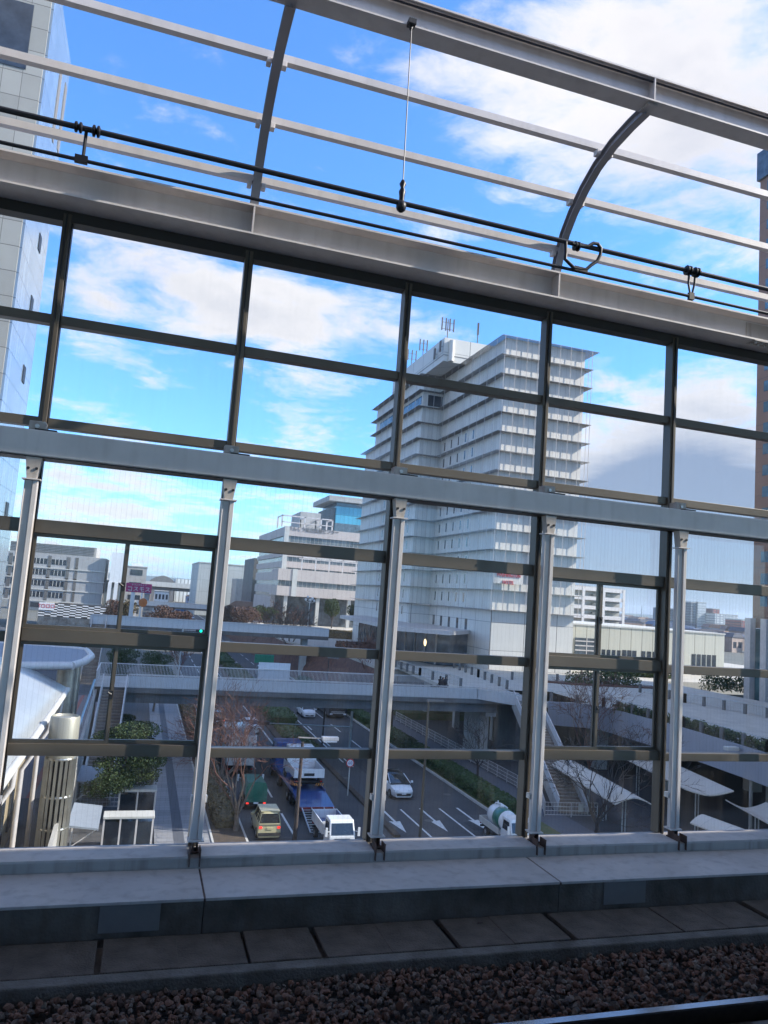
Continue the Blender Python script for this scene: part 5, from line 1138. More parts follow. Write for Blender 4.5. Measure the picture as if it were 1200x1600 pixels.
# small shelters and bench roofs at lower left
M['awn'] = mat('awn', (.26,.29,.33), .6, var=.08)
def booth(lab, px, py, w, d, h, n=3):
    b = G(px, py, 0); t = thing('bicycle_shelter', lab, 'shelter', (b.x, b.y, 0), 'small white roofed shelters')
    MB().box(b.x-w/2, b.x+w/2, b.y-d/2, b.y+d/2, h, h+.16).build('roof', M['conc_light'], t, bevel=.03)
    for i in range(n+1): x = b.x-w/2+.08+(w-.16)*i/n; MB().box(x-.05, x+.05, b.y-d/2+.05, b.y-d/2+.14, 0, h-.01).build('post', M['white_steel'], t)
    MB().box(b.x-w/2+.1, b.x+w/2-.1, b.y-.05, b.y+d/2-.1, .1, h-.3).build('glass_screen', M['win_dark'], t)
booth('small white roofed glass shelter at the bottom just above the sill near the sidewalk', 196, 1330, 2.9, 1.2, 2.0); booth('white roofed shelter with glass back under the pine tree', 210, 1288, 2.4, 1.2, 2.2, 2)
for i, (px, py, lb) in enumerate(((118, 1345, 'grey awning roof nearest the slatted shaft at bottom left'), (128, 1268, 'grey blue awning roof behind the nearer one beside the slatted shaft'))):
    b = G(px+8, py, 0); t = thing('awning', lb, 'awning', (b.x, b.y, 0), 'awnings beside the vent shaft')
    MB().hexa([(b.x-.8,b.y-2.2,2.5),(b.x+.8,b.y-2.2,2.3),(b.x+.8,b.y+2.2,2.3),(b.x-.8,b.y+2.2,2.5)], [(b.x-.8,b.y-2.2,2.6),(b.x+.8,b.y-2.2,2.4),(b.x+.8,b.y+2.2,2.4),(b.x-.8,b.y+2.2,2.6)]).build('awning_sheet', M['awn'], t)
    for sy in (-2, 2): MB().bar((b.x+.7,b.y+sy,2.3),(b.x-.7,b.y+sy,1.3),.05).box(b.x-.8,b.x-.7,b.y+sy-.05,b.y+sy+.05,0,2.5).build('bracket', M['white_steel'], t)
struct('left_forecourt', MB().box(-60, 2.19, 20, 111, .01, .08), M['lot'])
struct('bus_road', sheet(MB(), -30, -3.6, 60, 110, .085), mat('pinkroad', (.20,.17,.17), .85, var=.08))
struct('red_lane_line', sheet(MB(), -6.4, -6.0, 60, 110, .092), mat('redline', (.32,.12,.09), .85))
# people on the bridge
def person(x, y, z, lab, rot, phase, h=1.7, bag=True):
    s = h/1.7; V = [(0,0,.92),(0,0,1.15),(0,.02,1.38),(0,.02,1.48),(0,.03,1.58),(0,.03,1.66)]; Rr = [.15,.14,.16,.055,.10,.08]; Ed = [(0,1),(1,2),(2,3),(3,4),(4,5)]
    def chain(st, pts, rs):
        p = st
        for q, r_ in zip(pts, rs): V.append(q); Rr.append(r_); Ed.append((p, len(V)-1)); p = len(V)-1
    f = phase
    chain(0, [(-.09, .0, .86), (-.1, .16*f, .48), (-.1, .26*f-.05, .08), (-.1, .26*f+.08, .04)], [.11,.07,.045,.04]); chain(0, [(.09, .0, .86), (.1, -.10*f, .48), (.1, -.30*f, .10), (.1, -.30*f+.13, .05)], [.11,.07,.045,.04])
    chain(2, [(-.19,.02,1.38), (-.25,-.08*f,1.12), (-.24,.06,.88)], [.07,.05,.035]); chain(2, [(.19,.02,1.38), (.25,.08*f,1.12), (.24,.14,.90)], [.07,.05,.035])
    me = bpy.data.meshes.new('person'); me.from_pydata([(a*s,b*s,c_*s) for a,b,c_ in V], Ed, []); me.materials.append(M['coat'])
    o = bpy.data.objects.new('person', me); col.objects.link(o); sk = o.modifiers.new('skin', 'SKIN')
    for i, v in enumerate(me.skin_vertices[0].data): v.radius = (Rr[i]*s, Rr[i]*s*.8); v.use_root = (i == 0)
    sb = o.modifiers.new('sub', 'SUBSURF'); sb.levels = 1; sb.render_levels = 2; o.location = (x, y, z); o.rotation_euler = (0,0,R(rot)); tag(o, lab, 'person', 'people walking on the footbridge')
    hm = MB().ball((0,.02,1.62*s), .115*s, 10, (1,1.05,1.15)).build('hair', M['hair'], o, world=False, smooth=60)
    hc = MB().ball((0,.075,1.58*s), .088*s, 10, (.9,.9,1.2)).build('face', M['skin'], o, world=False, smooth=60)
    ct = MB(); ct.lathe([(.14,.62),(.19,.66),(.19,.9),(.17,1.15),(.20,1.34),(.12,1.46),(.05,1.47)], (0,0,0), 12); ct.v = [(a*s, b*s*.7, c_*s) for a,b,c_ in ct.v]; ct.build('coat', M['coat'], o, world=False, smooth=60)
    if bag: MB().box(-.36*s, -.26*s, -.12, .14, .62*s, .86*s).build('bag', M['coat'], o, world=False, bevel=.03)
    return o
M['coat'] = mat('coat', (.012,.013,.022), .8); M['hair'] = mat('hair', (.015,.012,.01), .6); M['skin'] = mat('skin', (.35,.22,.16), .6)
for px, py, lb, rt, ph, hh in ((687, 1083, 'person in a black coat with a bag, left of the three on the footbridge', 20, 1, 1.72), (690.5, 1084, 'person in black, middle of the three walking on the footbridge', 200, -1, 1.66), (695, 1083, 'person in dark clothes, right of the three walking on the footbridge', 200, 1, 1.72)):
    q = G(px, py, BZ); person(q.x, q.y, BZ, lb, rt, ph, hh)
# ================================================================== BUILDINGS UP THE ROAD
M['pinkish'] = mat('pinkish', (.46,.40,.37), .75, var=.06, scale=.3); M['pinkwin'] = stripe_mat('pinkwin', (.13,.15,.16), (.30,.29,.28), 1.3, .12, 'xy', rough=.2, var=.35)
def zpx(px, py, Y): return YP(px, py, Y).z
t = thing('office_building', 'pinkish beige office building with ribbon windows, roof pergola and lettering on its parapet', 'building', (40, 235, 6))
X0 = YP(443, 860, 235).x; X1 = 70; Y1 = XP(404, 850, X0).y; zs = [zpx(445, y, 235) for y in (822, 836, 846, 869, 876.5, 886.5, 893)]; zb = 5.8
H_ = zs[0]; bands = [(zs[1], zs[0]), (zs[3], zs[2]), (zs[5], zs[4]), (zb, zs[6])]; st_ = (zs[0]-zs[4])/4
# solid bands with recessed ribbon glazing between
allb = [(zpx(445,y1,235), zpx(445,y0,235)) for y0, y1 in ((822,836),(846,853),(862,869),(876.5,886),(893,907),(914.5,928),(934.5,962))]
for z0, z1 in allb: MB().box(X0, X1, 235, Y1, z0, z1).build('wall_band', M['pinkish'], t)
for (z0, _), (_, z1) in zip(allb[:-1], allb[1:]): MB().box(X0+.5, X1-.5, 235.45, Y1-.5, z1-.01, z0+.01).build('ribbon_window', M['pinkwin'], t)
MB().box(X0-.15, X0+1.3, 234.8, 236.3, zb, H_+.1).build('corner_pier', M['conc_light'], t)
p = YP(470, 800, 246); q = YP(502, 800, 246); MB().box(p.x, q.x, 246, 262, H_, zpx(486, 801, 246)).build('roof_house', M['conc'], t)
m = MB(); pg = [YP(x, 812, 238) for x in (441, 477, 502, 520)]; zt_ = zpx(480, 808, 238)
for c in pg: m.box(c.x-.22, c.x+.22, 237.8, 238.2, H_, zt_).box(c.x-.22, c.x+.22, 246, 246.4, H_, zt_)
m.box(pg[0].x-.2, pg[-1].x+.2, 237.8, 238.2, zt_-.35, zt_).box(pg[0].x-.2, pg[-1].x+.2, 237.8, 238.15, H_+1.5, H_+1.75)
for k in range(4): m.box(pg[k].x-.15, pg[k].x+.15, 238.21, 246, zt_-.3, zt_-.02)
m.build('roof_pergola', M['white_steel'], t)
lt = YP(491, 829, 234.8); text_mesh('りんくう総合医療センター', 1.9, .05, 'lettering', M['panel_grey'], t, (lt.x, 234.9, lt.z), sx=.72)
# podium
PY = 222; a = YP(464, 892, PY); X0p = a.x; z_ = [zpx(464, y, PY) for y in (890, 908, 917, 932)]
MB().box(X0p-5.5, 70, PY, 234.7, z_[1], z_[0]).build('podium_band', M['pinkish'], t); MB().box(X0p-5.5, 70, PY, 234.7, z_[3], z_[2]).build('podium_band', M['pinkish'], t)
MB().box(X0p-5.1, 69.5, PY+.5, 234.6, z_[2]-.01, z_[1]+.01).build('ribbon_window', M['pinkwin'], t); MB().box(X0p-1.2, X0p+.25, PY-.2, PY+1.1, z_[3]-.05, z_[0]+.1).build('corner_pier', M['conc_light'], t)
MB().box(X0p-5, 69, PY+5, 234.6, zb, z_[3]-.01).build('ground_floor_glazing', M['win_mid'], t)
for k in range(3): x = X0p-2.5+k*9.7; MB().box(x-.5, x+.5, PY+.6, PY+1.6, zb, z_[3]-.01).build('column', M['conc_light'], t)
m = MB(); zz = z_[0]; 
for k in range(6): x = X0p+1.5+k*4.2; m.box(x-.16, x+.16, PY+.8, PY+1.1, zz, zz+4.0)
m.box(X0p+1.3, 70, PY+.8, PY+1.1, zz+3.6, zz+4.0).box(X0p+1.3, 70, PY+4.8, PY+5.1, zz+3.4, zz+3.7)
for k in range(8): x = X0p+1.5+k*3.1; m.bar((x,PY+.95,zz+3.8),(x+.8,PY+5,zz+3.6),.15)
m.build('podium_pergola', M['white_steel'], t)
# teal glass tower behind
YT = 330; t = thing('teal_tower', 'blue glass building with a wide flat grey roof slab behind the office', 'building', (85, YT, 5)); a = YP(524, 800, YT); b = a.x+26
r0_, r1_, g0 = zpx(545, 778, YT), zpx(545, 786, YT), zpx(545, 793, YT)
M['teal'] = stripe_mat('teal', (.08,.33,.46), (.03,.12,.18), 2.0, .06, 'x', rough=.12, var=.12, cross=4.2, cwidth=.06)
MB().box(a.x+.3, b, YT, YT+30, 5, g0).build('glass_wall', M['teal'], t); MB().box(a.x-3.8, b+2, YT-2.5, YT+32, r1_, r0_).build('roof_slab', M['conc'], t); MB().box(a.x+.5, b-.4, YT+.5, YT+29, g0, r1_).build('top_storey', M['win_dark'], t)
MB().box(a.x+.2, b, YT-.1, YT-.02, 5, zpx(545, 819, YT)).build('lower_glazing', M['win_mid'], t); MB().box(a.x-1.6, a.x+.2, YT+1, YT+29, 5, g0-.5).build('side_wall', M['conc_dark'], t)
p = YP(537, 777, YT); MB().tube([(p.x,YT+3,r0_),(p.x,YT+3,r0_+2.2)], .15, 6).box(p.x-.8,p.x+.8,YT+2.8,YT+3.2,r0_+1.2,r0_+1.5).build('aerial', M['galv'], t)
# left hospital-like block
YO = 240; t = thing('grey_block', 'grey office block with dark window columns and a blank right part', 'building', (-20, YO, 0))
xl = YP(4, 900, YO).x; xr = YP(163, 900, YO).x; zt = zpx(80, 866, YO); M['greywall'] = mat('greywall', (.36,.36,.36), .8, var=.08, scale=.25, streak=.15)
MB().box(xl, xr, YO, YO+24, 7.5, zt).build('wall', M['greywall'], t); MB().box(xl+.8, xr-3, YO+1.5, YO+22, zt, zt+3.0).build('penthouse', M['conc'], t)
for k in range(6): MB().box(xl+.8, xr-3-.6, YO+1.38, YO+1.49, zt+.4+k*.45, zt+.6+k*.45).build('louvre', M['conc_dark'], t)
zr = [zpx(80, y, YO) for y in (877.5, 894.5, 911.5, 929.5)]; bl = YP(119, 900, YO).x
for z in zr:
    MB().box(xl-.25, xr+.25, YO-.25, YO-.003, z-2.05, z-1.75).build('ledge', M['conc_light'], t)
    for k in range(4):
        wx = bl-2.2-(k+1)*5.15
        MB().box(wx+.3, wx+4.2, YO-.06, YO-.002, z-.8, z+.75).build('window', M['win_dark'], t)
        MB().box(wx+4.4, wx+5.3, YO-.08, YO-.003, z-1.7, z+1.7).build('dark_panel', M['conc_dark'], t)
        for j in range(1, 4): MB().box(wx+.3+j*.98-.08, wx+.3+j*.98+.08, YO-.10, YO-.061, z-.8, z+.75).build('mullion', M['conc_light'], t) if k < 3 else None
    MB().box(bl-.6, bl+.2, YO-.09, YO-.004, z-1.7, z+1.7).build('dark_panel', M['conc_dark'], t)
a = YP(173, 890, YO); b = YP(194, 890, YO); zq = zpx(183, 864, YO)
MB().box(a.x, b.x, YO-2, YO+18, 14.5, zq).box(a.x-.2, a.x+.8, YO-2.2, YO-1.2, 3, 14.5).box(b.x-2.2, b.x-1.2, YO-2.2, YO-1.2, 3, 14.5).build('stair_tower', M['car_white'], t); MB().box(xr+.2, b.x-.2, YO+3, YO+20, 0, 15).build('link_wing', M['pinkwin'], t)
MB().tube([(a.x+1, YO+2, zq), (a.x+1, YO+2, zq+2.4)], .15, 6).build('aerial', M['galv'], t)
# chequered shop front
YR = 232; t = thing('restaurant', 'low shop front clad in black and white chequered stripes with a red lettered sign', 'shop', (-25, YR, 0)); xa, xb = YP(60, 955, YR).x, YP(166, 955, YR).x; z0, z1 = zpx(110, 965, YR), zpx(110, 945, YR)
MB().box(xa, xb, YR, YO-.3, 0, z1).build('wall', M['trim'], t); m = MB(); nc = 11; cw = (xb-xa)/nc; nr = 5; rh = (z1-z0)/(nr*2)
for i in range(nc):
    for j in range(nr): zz = z0+j*2*rh+(rh if i % 2 else 0); m.box(xa+i*cw+.02, xa+(i+1)*cw-.02, YR-.12, YR-.005, zz+.04, min(z1, zz+rh))
m.build('white_stripes', M['car_white'], t); MB().box(xa, xb, YR-.1, YR-.01, 0, z0-.1).build('shop_window', M['win_mid'], t)
sx0, sx1 = YP(61, 948, YR).x, YP(85, 948, YR).x; zz0, zz1 = zpx(73, 953, YR), zpx(73, 943, YR)
sg = MB().box(sx0, sx1, YR-.4, YR-.13, zz0, zz1+.3).build('sign_board', M['car_white'], t); text_mesh('Tロロロ', 1.45, .03, 'lettering', SRED, sg, ((sx0+sx1)/2, YR-.45, (zz0+zz1)/2+.15), sx=.85)
a, b = G(-20, 985, 2.5), G(137, 990, 2.5)
t = MB().box(-38, YP(122, 985, 150).x, 150, 160, 0, 3.6).build('low_building', M['conc'], None, bevel=.05); tag(t, 'long low flat roofed grey building below the chequered shop', 'building')
# road sign of the drugstore
YS = 178; c = YP(217, 919, YS); t = thing('pole_sign', 'magenta drugstore sign board with white katakana lettering on tall white posts', 'sign', (c.x, YS, 0)); MG = mat('magenta', (.42,.02,.14), .45, var=.05)
MB().box(c.x-2.75, c.x+2.75, YS-.3, YS+.3, c.z-.95, c.z+1.05).build('board', MG, t, bevel=.05)
text_mesh('コスモス', 1.25, .04, 'lettering', M['car_white'], t, (c.x, YS-.36, c.z-.28)); text_mesh('ドラッグストア', .46, .03, 'lettering', M['car_white'], t, (c.x, YS-.36, c.z+.66))
MB().box(c.x-1.55, c.x-.7, YS-.2, YS+.2, 0, c.z-.96).box(c.x+.6, c.x+.95, YS-.2, YS+.2, 0, c.z-.96).build('post', M['car_white'], t)
MB().lathe([(.95,-.42),(.95,-.3)], (c.x+1.2, YS, c.z-3.1), 20, 'y').build('round_sign', mat('sign_orange', (.55,.16,.03), .5), t)
# second and third footbridges
def far_bridge(lab, y0, w, z, x0, x1, pr=(6.8, 29)):
    z = YP(250, 967, y0).z-1.2 if y0 < 200 else YP(260, 941, y0).z-1.2
    t = thing('footbridge', lab, 'footbridge', ((x0+x1)/2, y0, z)); MB().box(x0, x1, y0, y0+w, z-.9, z).build('deck', M['conc_dark'], t)
    MB().box(x0, x1, y0-.05, y0-.005, z-.25, z+1.15).box(x0, x1, y0+w+.005, y0+w+.05, z-.25, z+1.15).build('parapet', M['shade_panel'], t)
    for x in pr: MB().box(x-.5, x+.5, y0+w*.3, y0+w*.7, 0, z-.9).build('pier', M['conc'], t)
    m = MB(); m.bar((x0,y0-.05,z+1.2),(x1,y0-.05,z+1.2),.12); m.build('handrail', M['white_steel'], t)
far_bridge('second footbridge farther up the road with pale parapet, seen over the first one', 136, 4.5, 6.3, -8, 33)
far_bridge('third footbridge far up the road above the brown trees', 262, 5, 6.9, -12, 44)
stair('stairway at the left end of the second footbridge below the drugstore sign', (-6.5, 135.8, YP(250, 967, 136).z-1.2), (-6.5, 122, .15), 2.2, 20)
# elevated expressway
t = thing('expressway', 'pale elevated expressway crossing the horizon behind the drugstore sign', 'elevated road', (0, 500, 0)); z = zpx(250, 912, 500)
MB().box(-70, 52, 500, 516, z-1.9, z+1.1).build('deck', M['conc_light'], t); MB().box(-70, 52, 502, 514, z-4.0, z-1.91).build('girder', M['conc_dark'], t)
for x in (-50, -15, 15, 45): MB().box(x-1.2, x+1.2, 506, 510, 0, z-4.01).build('pier', M['conc'], t)
# generic blocks up the road
def block(name, lab, px0, px1, pyt, Y, dep, mt, roof=None, win=None, z0=0, rows=0, cols=0, cat='building', curve=False, grp=None):
    a = YP(px0, pyt+20, Y); b = YP(px1, pyt+20, Y); zt = zpx((px0+px1)/2, pyt, Y); t = thing(name, lab, cat, ((a.x+b.x)/2, Y, z0), grp)
    if curve: n = 10; prof = [(a.x, z0), (b.x, z0)] + [(b.x-(b.x-a.x)*k/n, z0+(zt-z0)*(.62+.38*math.sin(math.pi*(.15+.85*k/n)))) for k in range(n+1)]; MB().extr(prof, 'y', Y, Y+dep).build('wall', mt, t)
    else: MB().box(a.x, b.x, Y, Y+dep, z0, zt).build('wall', mt, t)
    if roof: MB().box(a.x-.2, b.x+.2, Y-.2, Y+dep+.2, zt, zt+roof).build('roof', M['conc'], t)
    if rows:
        wd = (b.x-a.x)/cols; hh = (zt-z0)/rows
        for i in range(rows):
            m = MB()
            for j in range(cols): m.box(a.x+wd*(j+.2), a.x+wd*(j+.8), Y-.1, Y-.01, z0+hh*(i+.35), z0+hh*(i+.8))
            m.build('window_row', win or M['win_dark'], t)
    return t, a, b, zt
M['silo'] = stripe_mat('warehouse_wall', (.42,.44,.43), (.22,.26,.25), 7, .02, 'x', rough=.7, var=.06, cross=6, cwidth=.02)
block('warehouse', 'big pale windowless warehouse behind the roadside trees left of the office building', 309, 402, 883, 400, 60, M['silo'], .6)
t, a, b, zt = block('parking_block', 'grey building with stacked pale balcony bands in front of the warehouse', 368, 397, 905, 372, 20, M['conc'], None)
for k in range(5): MB().box(a.x+4, b.x+.3, 370.6, 371.98, 6+k*3.6, 7.6+k*3.6).build('balcony', M['conc_light'], t)
block('dark_block', 'narrow dark building edge left of the pinkish office building', 396, 404, 872, 300, 30, M['conc_dark'])
block('office_block', 'pale box shaped building with white rooftop screen left of the drugstore sign', 196, 228, 886, 330, 30, M['conc'], .4, rows=4, cols=1)
block('rooftop_block', 'small white topped block above the pale box building', 204, 222, 880, 345, 12, M['car_white'])
block('arena', 'low dark roofed hall with a curved roof on the horizon behind the expressway', 226, 272, 899, 620, 60, M['panel_grey'], curve=True)
block('white_hall', 'white striped hall on the horizon right of the curved hall', 273, 298, 905, 640, 40, stripe_mat('whitestripe', (.7,.7,.66), (.35,.35,.33), 3, .35, 'x'))
block('shop_block', 'blue fronted building low beyond the brown trees', 274, 290, 948, 300, 16, mat('blue_front', (.03,.14,.32), .5), .2)
block('shop_block', 'small white house among the roofs beyond the second footbridge', 240, 262, 925, 380, 20, M['car_white'], .5, rows=2, cols=4)
rg = random.Random(5)
HC = [mat('h1', (.42,.40,.37), .8), mat('h2', (.30,.31,.33), .8), mat('h3', (.50,.50,.48), .8), mat('h4', (.33,.25,.21), .8), mat('h5', (.15,.20,.30), .8)]; RC = [mat('r1', (.10,.10,.12), .7), mat('r2', (.14,.18,.26), .7), mat('r3', (.22,.15,.12), .7)]
WORDS = {0:'cream',1:'grey',2:'white',3:'brown',4:'blue'}; RW = {0:'charcoal',1:'slate blue',2:'russet'}
protoh = {}
def house(x, y, w, d, h, ci, ri, lab, grp):
    key = (ci, ri)
    if key not in protoh:
        t = thing('house', lab, 'house', (0,0,0), grp); MB().box(-.5,.5,-.5,.5,0,1).build('wall', HC[ci], t, world=False); MB().extr([(-.55,1),(.55,1),(.35,1.28),(-.35,1.28)], 'y', -.55, .55).build('roof', RC[ri], t, world=False)
        MB().box(-.38,-.1,-.515,-.501,.3,.7).box(.1,.38,-.515,-.501,.3,.7).build('window', M['win_dark'], t, world=False); protoh[key] = t; o = t
    else: o = copy_tree(protoh[key], lab, group=grp)
    o.location = (x, y, 0); o.scale = (w, d, h); o.rotation_euler = (0, 0, rg.uniform(-.5,.5)); o['label'] = lab
GC = 'roofs of the town spreading to the horizon'
for i in range(46):   # up the road
    y = 300+i*13; x = -60+rg.uniform(0, 1)*150*(y/420)
    if 2 < x < 32: x += 36
    c, r_ = rg.randrange(5), rg.randrange(3); house(x, y, rg.uniform(9,18), rg.uniform(8,14), rg.uniform(4,8.5), c, r_, f'small {WORDS[c]} {RW[r_]} roofed building {"just before" if y < 500 else "beyond"} the expressway up the road', GC)
for i in range(210):  # right hand town
    f = (i/210)**1.5; y = 330+f*1900; x = y*(.80+rg.uniform(-.12,.42)); c, r_ = rg.randrange(5), rg.randrange(3); s = 1+f*1.3
    house(x, y, rg.uniform(9,22)*s, rg.uniform(9,16)*s, rg.uniform(5,10)*(1+f*.5), c, r_, f'{WORDS[c]} house with {RW[r_]} roof in the {("near","middle","far")[min(2,int(f*3))]} part of the town beyond the annex', GC)
# right skyline
M['tgrey'] = stripe_mat('tgrey', (.42,.44,.45), (.20,.22,.24), 6, .08, 'x', cross=3.5, cwidth=.2); M['tdark'] = stripe_mat('tdark', (.07,.08,.10), (.15,.17,.2), 5, .15, 'x', cross=3.5, cwidth=.2)
M['twhite'] = stripe_mat('twhite', (.55,.55,.54), (.25,.26,.28), 6, .3, 'x', cross=3.2, cwidth=.35); M['tred'] = stripe_mat('tred', (.30,.09,.07), (.12,.05,.05), 6, .3, 'x', cross=3.2, cwidth=.3)
SK = 'towers on the right skyline'
for px0, px1, pyt, Y, mt_, lb in ((1064,1080,953,900,'tdark','dark broad office block on the skyline left of the tall pale tower'),(1079.5,1090,942,860,'tdark','dark side slab of the tall tower on the right skyline'),(1090,1103,942,858,'tgrey','tallest pale grey tower on the right skyline'),
    (1104,1112,956,900,'tgrey','slim grey tower just right of the tallest one'),(1113,1124,952,880,'tred','dark red tower on the right skyline'),(1117,1131,960,840,'twhite','white apartment block in front of the dark red tower'),(1131,1145,961,900,'tgrey','pale grey block right of the white apartment block'),
    (1145,1153,962,950,'twhite','white slim block near the hill on the right skyline'),(1158,1172,970,700,'tred','small brick coloured block by the edge of the brown tower'),(1036,1046,951,1000,'tgrey','grey block seen between the window post and mullion'),(1047,1062,958,1100,'tgrey','low grey block half hidden by the white post')):
    block('skyline_tower', lb, px0, px1, pyt, Y, 25, M[mt_], 1.0, grp=SK)
t = thing('lattice_mast', 'thin lattice mast on the horizon above the annex', 'mast', (0,0,0)); p = YP(1003, 950, 1500); q = YP(1003, 946, 1500); m = MB()
MB().tube([(p.x,1500,0),(p.x,1500,q.z)], [3,.8], 4).build('mast_frame', M['galv'], t); t.location = (0,0,0)
# hills
def hills(name, x0, y0, x1, y1, h, seed, mt_):
    rng = random.Random(seed); n = 60; m = MB(); hs = [h*(.35+.65*abs(math.sin(i*.11+seed))*(.7+.3*math.sin(i*.37)))+rng.uniform(0, h*.04) for i in range(n+1)]
    for i in range(n+1):
        f = i/n; x, y = x0+(x1-x0)*f, y0+(y1-y0)*f; d = Vector((x, y)).normalized()
        m.v += [(x, y, 0), (x+d.x*600, y+d.y*600, hs[i]*.8), (x+d.x*1100, y+d.y*1100, hs[i]), (x+d.x*2200, y+d.y*2200, 0)]
    for i in range(n):
        for k in range(3): a = i*4+k; m.f.append((a, a+4, a+5, a+1))
    return struct(name, m, mt_, smooth=60, fix=False)
hills('hills', -1500, 6000, 8200, 3600, 75, 3, mat('hillside', (.05,.075,.05), .95, c2=(.035,.05,.035), scale=.003))
# trees up the road
TG = 'winter trees up the road'
for px, py, Y, rx, rz, mt_, lb, sd in ((254, 962, 205, 4.6, 3.2, 'dryleaf', 'dense russet leaved tree beside the drugstore sign', 1), (283, 962, 225, 3.0, 2.2, 'dryleaf', 'smaller russet tree between the russet one and the blue front', 2), (384, 962, 215, 4.6, 3.2, 'dryleaf', 'russet leaved tree left of the dark shrubs before the office', 3),
    (412, 958, 225, 4.6, 2.6, 'pine', 'dark evergreen clump at the foot of the pinkish office', 4), (350, 958, 250, 4, 3, 'bark_dark', 'dark bare thicket behind the white window post', 5), (200, 955, 215, 2.6, 3.6, 'hedge_brown', 'olive tree left of the drugstore sign post', 6),
    (178, 955, 215, 3.0, 3.4, 'dryleaf', 'rust coloured roadside tree beside the queue of cars', 7), (520, 950, 215, 2.6, 3.0, 'pine', 'evergreen before the office ground floor', 8), (560, 955, 170, 2.6, 3.0, 'pine', 'evergreen beside the hotel canopy tip', 9)):
    c = YP(px, py, Y); th = max(.6, c.z-rz); round_tree(lb, (c.x, Y, 0 if px < 400 else 4), rx, rz, M[mt_], sd, 5200, .26, group=TG, th=max(.5, c.z-rz-(0 if px < 400 else 4)))
hedge('hedge', 'long olive hedge on the terrace before the office building', G(440,980,7).x-4, 52, 168, 176, 5.9, 7.4, M['hedge_brown'], 'terrace hedges', 20, .3)
hedge('hedge', 'brown reddish hedge on the terrace above the retaining wall', 36, 46, 128, 142, 5.9, 7.0, M['redsoil'], 'terrace hedges', 20, .3)
struct('embankment', MB().add([(31.5,100,1.2),(33.4,103.9,5.5),(33.4,130,5.6),(28,150,5.6),(28,300,5.6),(26.5,300,0),(26.5,150,0),(30.0,128,0)], [(0,1,2,7),(7,2,3,6),(6,3,4,5)]), M['redsoil'])
for i, (px, py, Y) in enumerate(((483, 945, 150), (486, 948, 151))): pass
t = thing('globe_lamp', 'terrace lamp with a cluster of white globes before the office building', 'street lamp', (0,0,0)); c = YP(484, 940, 165); t.location = (c.x, 165, 5.9)
MB().tube([(c.x,165,5.9),(c.x,165,c.z)], .1, 8).build('pole', M['galv'], t)
for dx_, dz_ in ((-.5,1.0),(-.9,.4),(.6,.7),(1.0,.2),(.1,.4)): MB().bar((c.x,165,c.z-.3),(c.x+dx_,165,c.z+dz_-.3),.06).ball((c.x+dx_, 165, c.z+dz_), .28, 10).build('globe', M['car_white'], t, smooth=60)
rw = MB().box(28.2, 33.0, 107, 108, 0, 4.6).build('retaining_wall', mat('brownwall', (.16,.11,.10), .85, var=.2, scale=.5), None); tag(rw, 'dark brown retaining wall rising behind the far railing of the footbridge', 'wall')
gs = MB().box(23.5, 26.5, 132.5, 132.8, 4.6, 5.9).build('road_sign', mat('sign_green', (.02,.20,.11), .5), None); 
c = YP(413, 1029, 120); gs.location = (c.x-25, -12.6, c.z-5.3); MB().box(26.2,26.35,132.81,132.95,0,5.9).build('post', M['galv'], gs, world=False); tag(gs, 'green direction board hanging over the road beyond the first footbridge', 'road sign')
# remove unused copies of parked cars
for i, p in enumerate(protos):
    if i not in used:
        for ch in list(p.children_recursive): bpy.data.objects.remove(ch)
        bpy.data.objects.remove(p)

# ================================================================== SKY, SUN
SUN = Vector((.80, -.25, .55)).normalized(); el = math.asin(SUN.z)
w = bpy.data.worlds.new('World'); scene.world = w; w.use_nodes = True; nt = w.node_tree; N = nt.nodes; bg = N['Background']
sky = N.new('ShaderNodeTexSky'); sky.sky_type = 'NISHITA'; sky.sun_disc = False; sky.sun_elevation = el; sky.sun_rotation = math.atan2(SUN.x, SUN.y)
sky.air_density = 1.0; sky.dust_density = .6; sky.ozone_density = 2.5
hs = N.new('ShaderNodeMix'); hs.data_type = 'RGBA'; hs.blend_type = 'MULTIPLY'; hs.inputs[0].default_value = 1; L(nt, sky.outputs[0], hs.inputs[6]); hs.inputs[7].default_value = (.57, .98, 1.42, 1)
tc = N.new('ShaderNodeTexCoord')
def vm(op, a, b=None):
    q = N.new('ShaderNodeVectorMath'); q.operation = op
    for i, v in enumerate((a, b)):
        if v is None: continue
        if isinstance(v, (tuple, list, Vector)): q.inputs[i].default_value = tuple(v)
        else: L(nt, v, q.inputs[i])
    return q
def mt(op, a, b=None, c=None, cl=False):
    q = N.new('ShaderNodeMath'); q.operation = op; q.use_clamp = cl
    for i, v in enumerate((a, b, c)):
        if v is None: continue
        if isinstance(v, (int, float)): q.inputs[i].default_value = v
        else: L(nt, v, q.inputs[i])
    return q.outputs[0]
D = vm('NORMALIZE', tc.outputs['Generated']).outputs[0]
sp = N.new('ShaderNodeSeparateXYZ'); L(nt, D, sp.inputs[0])
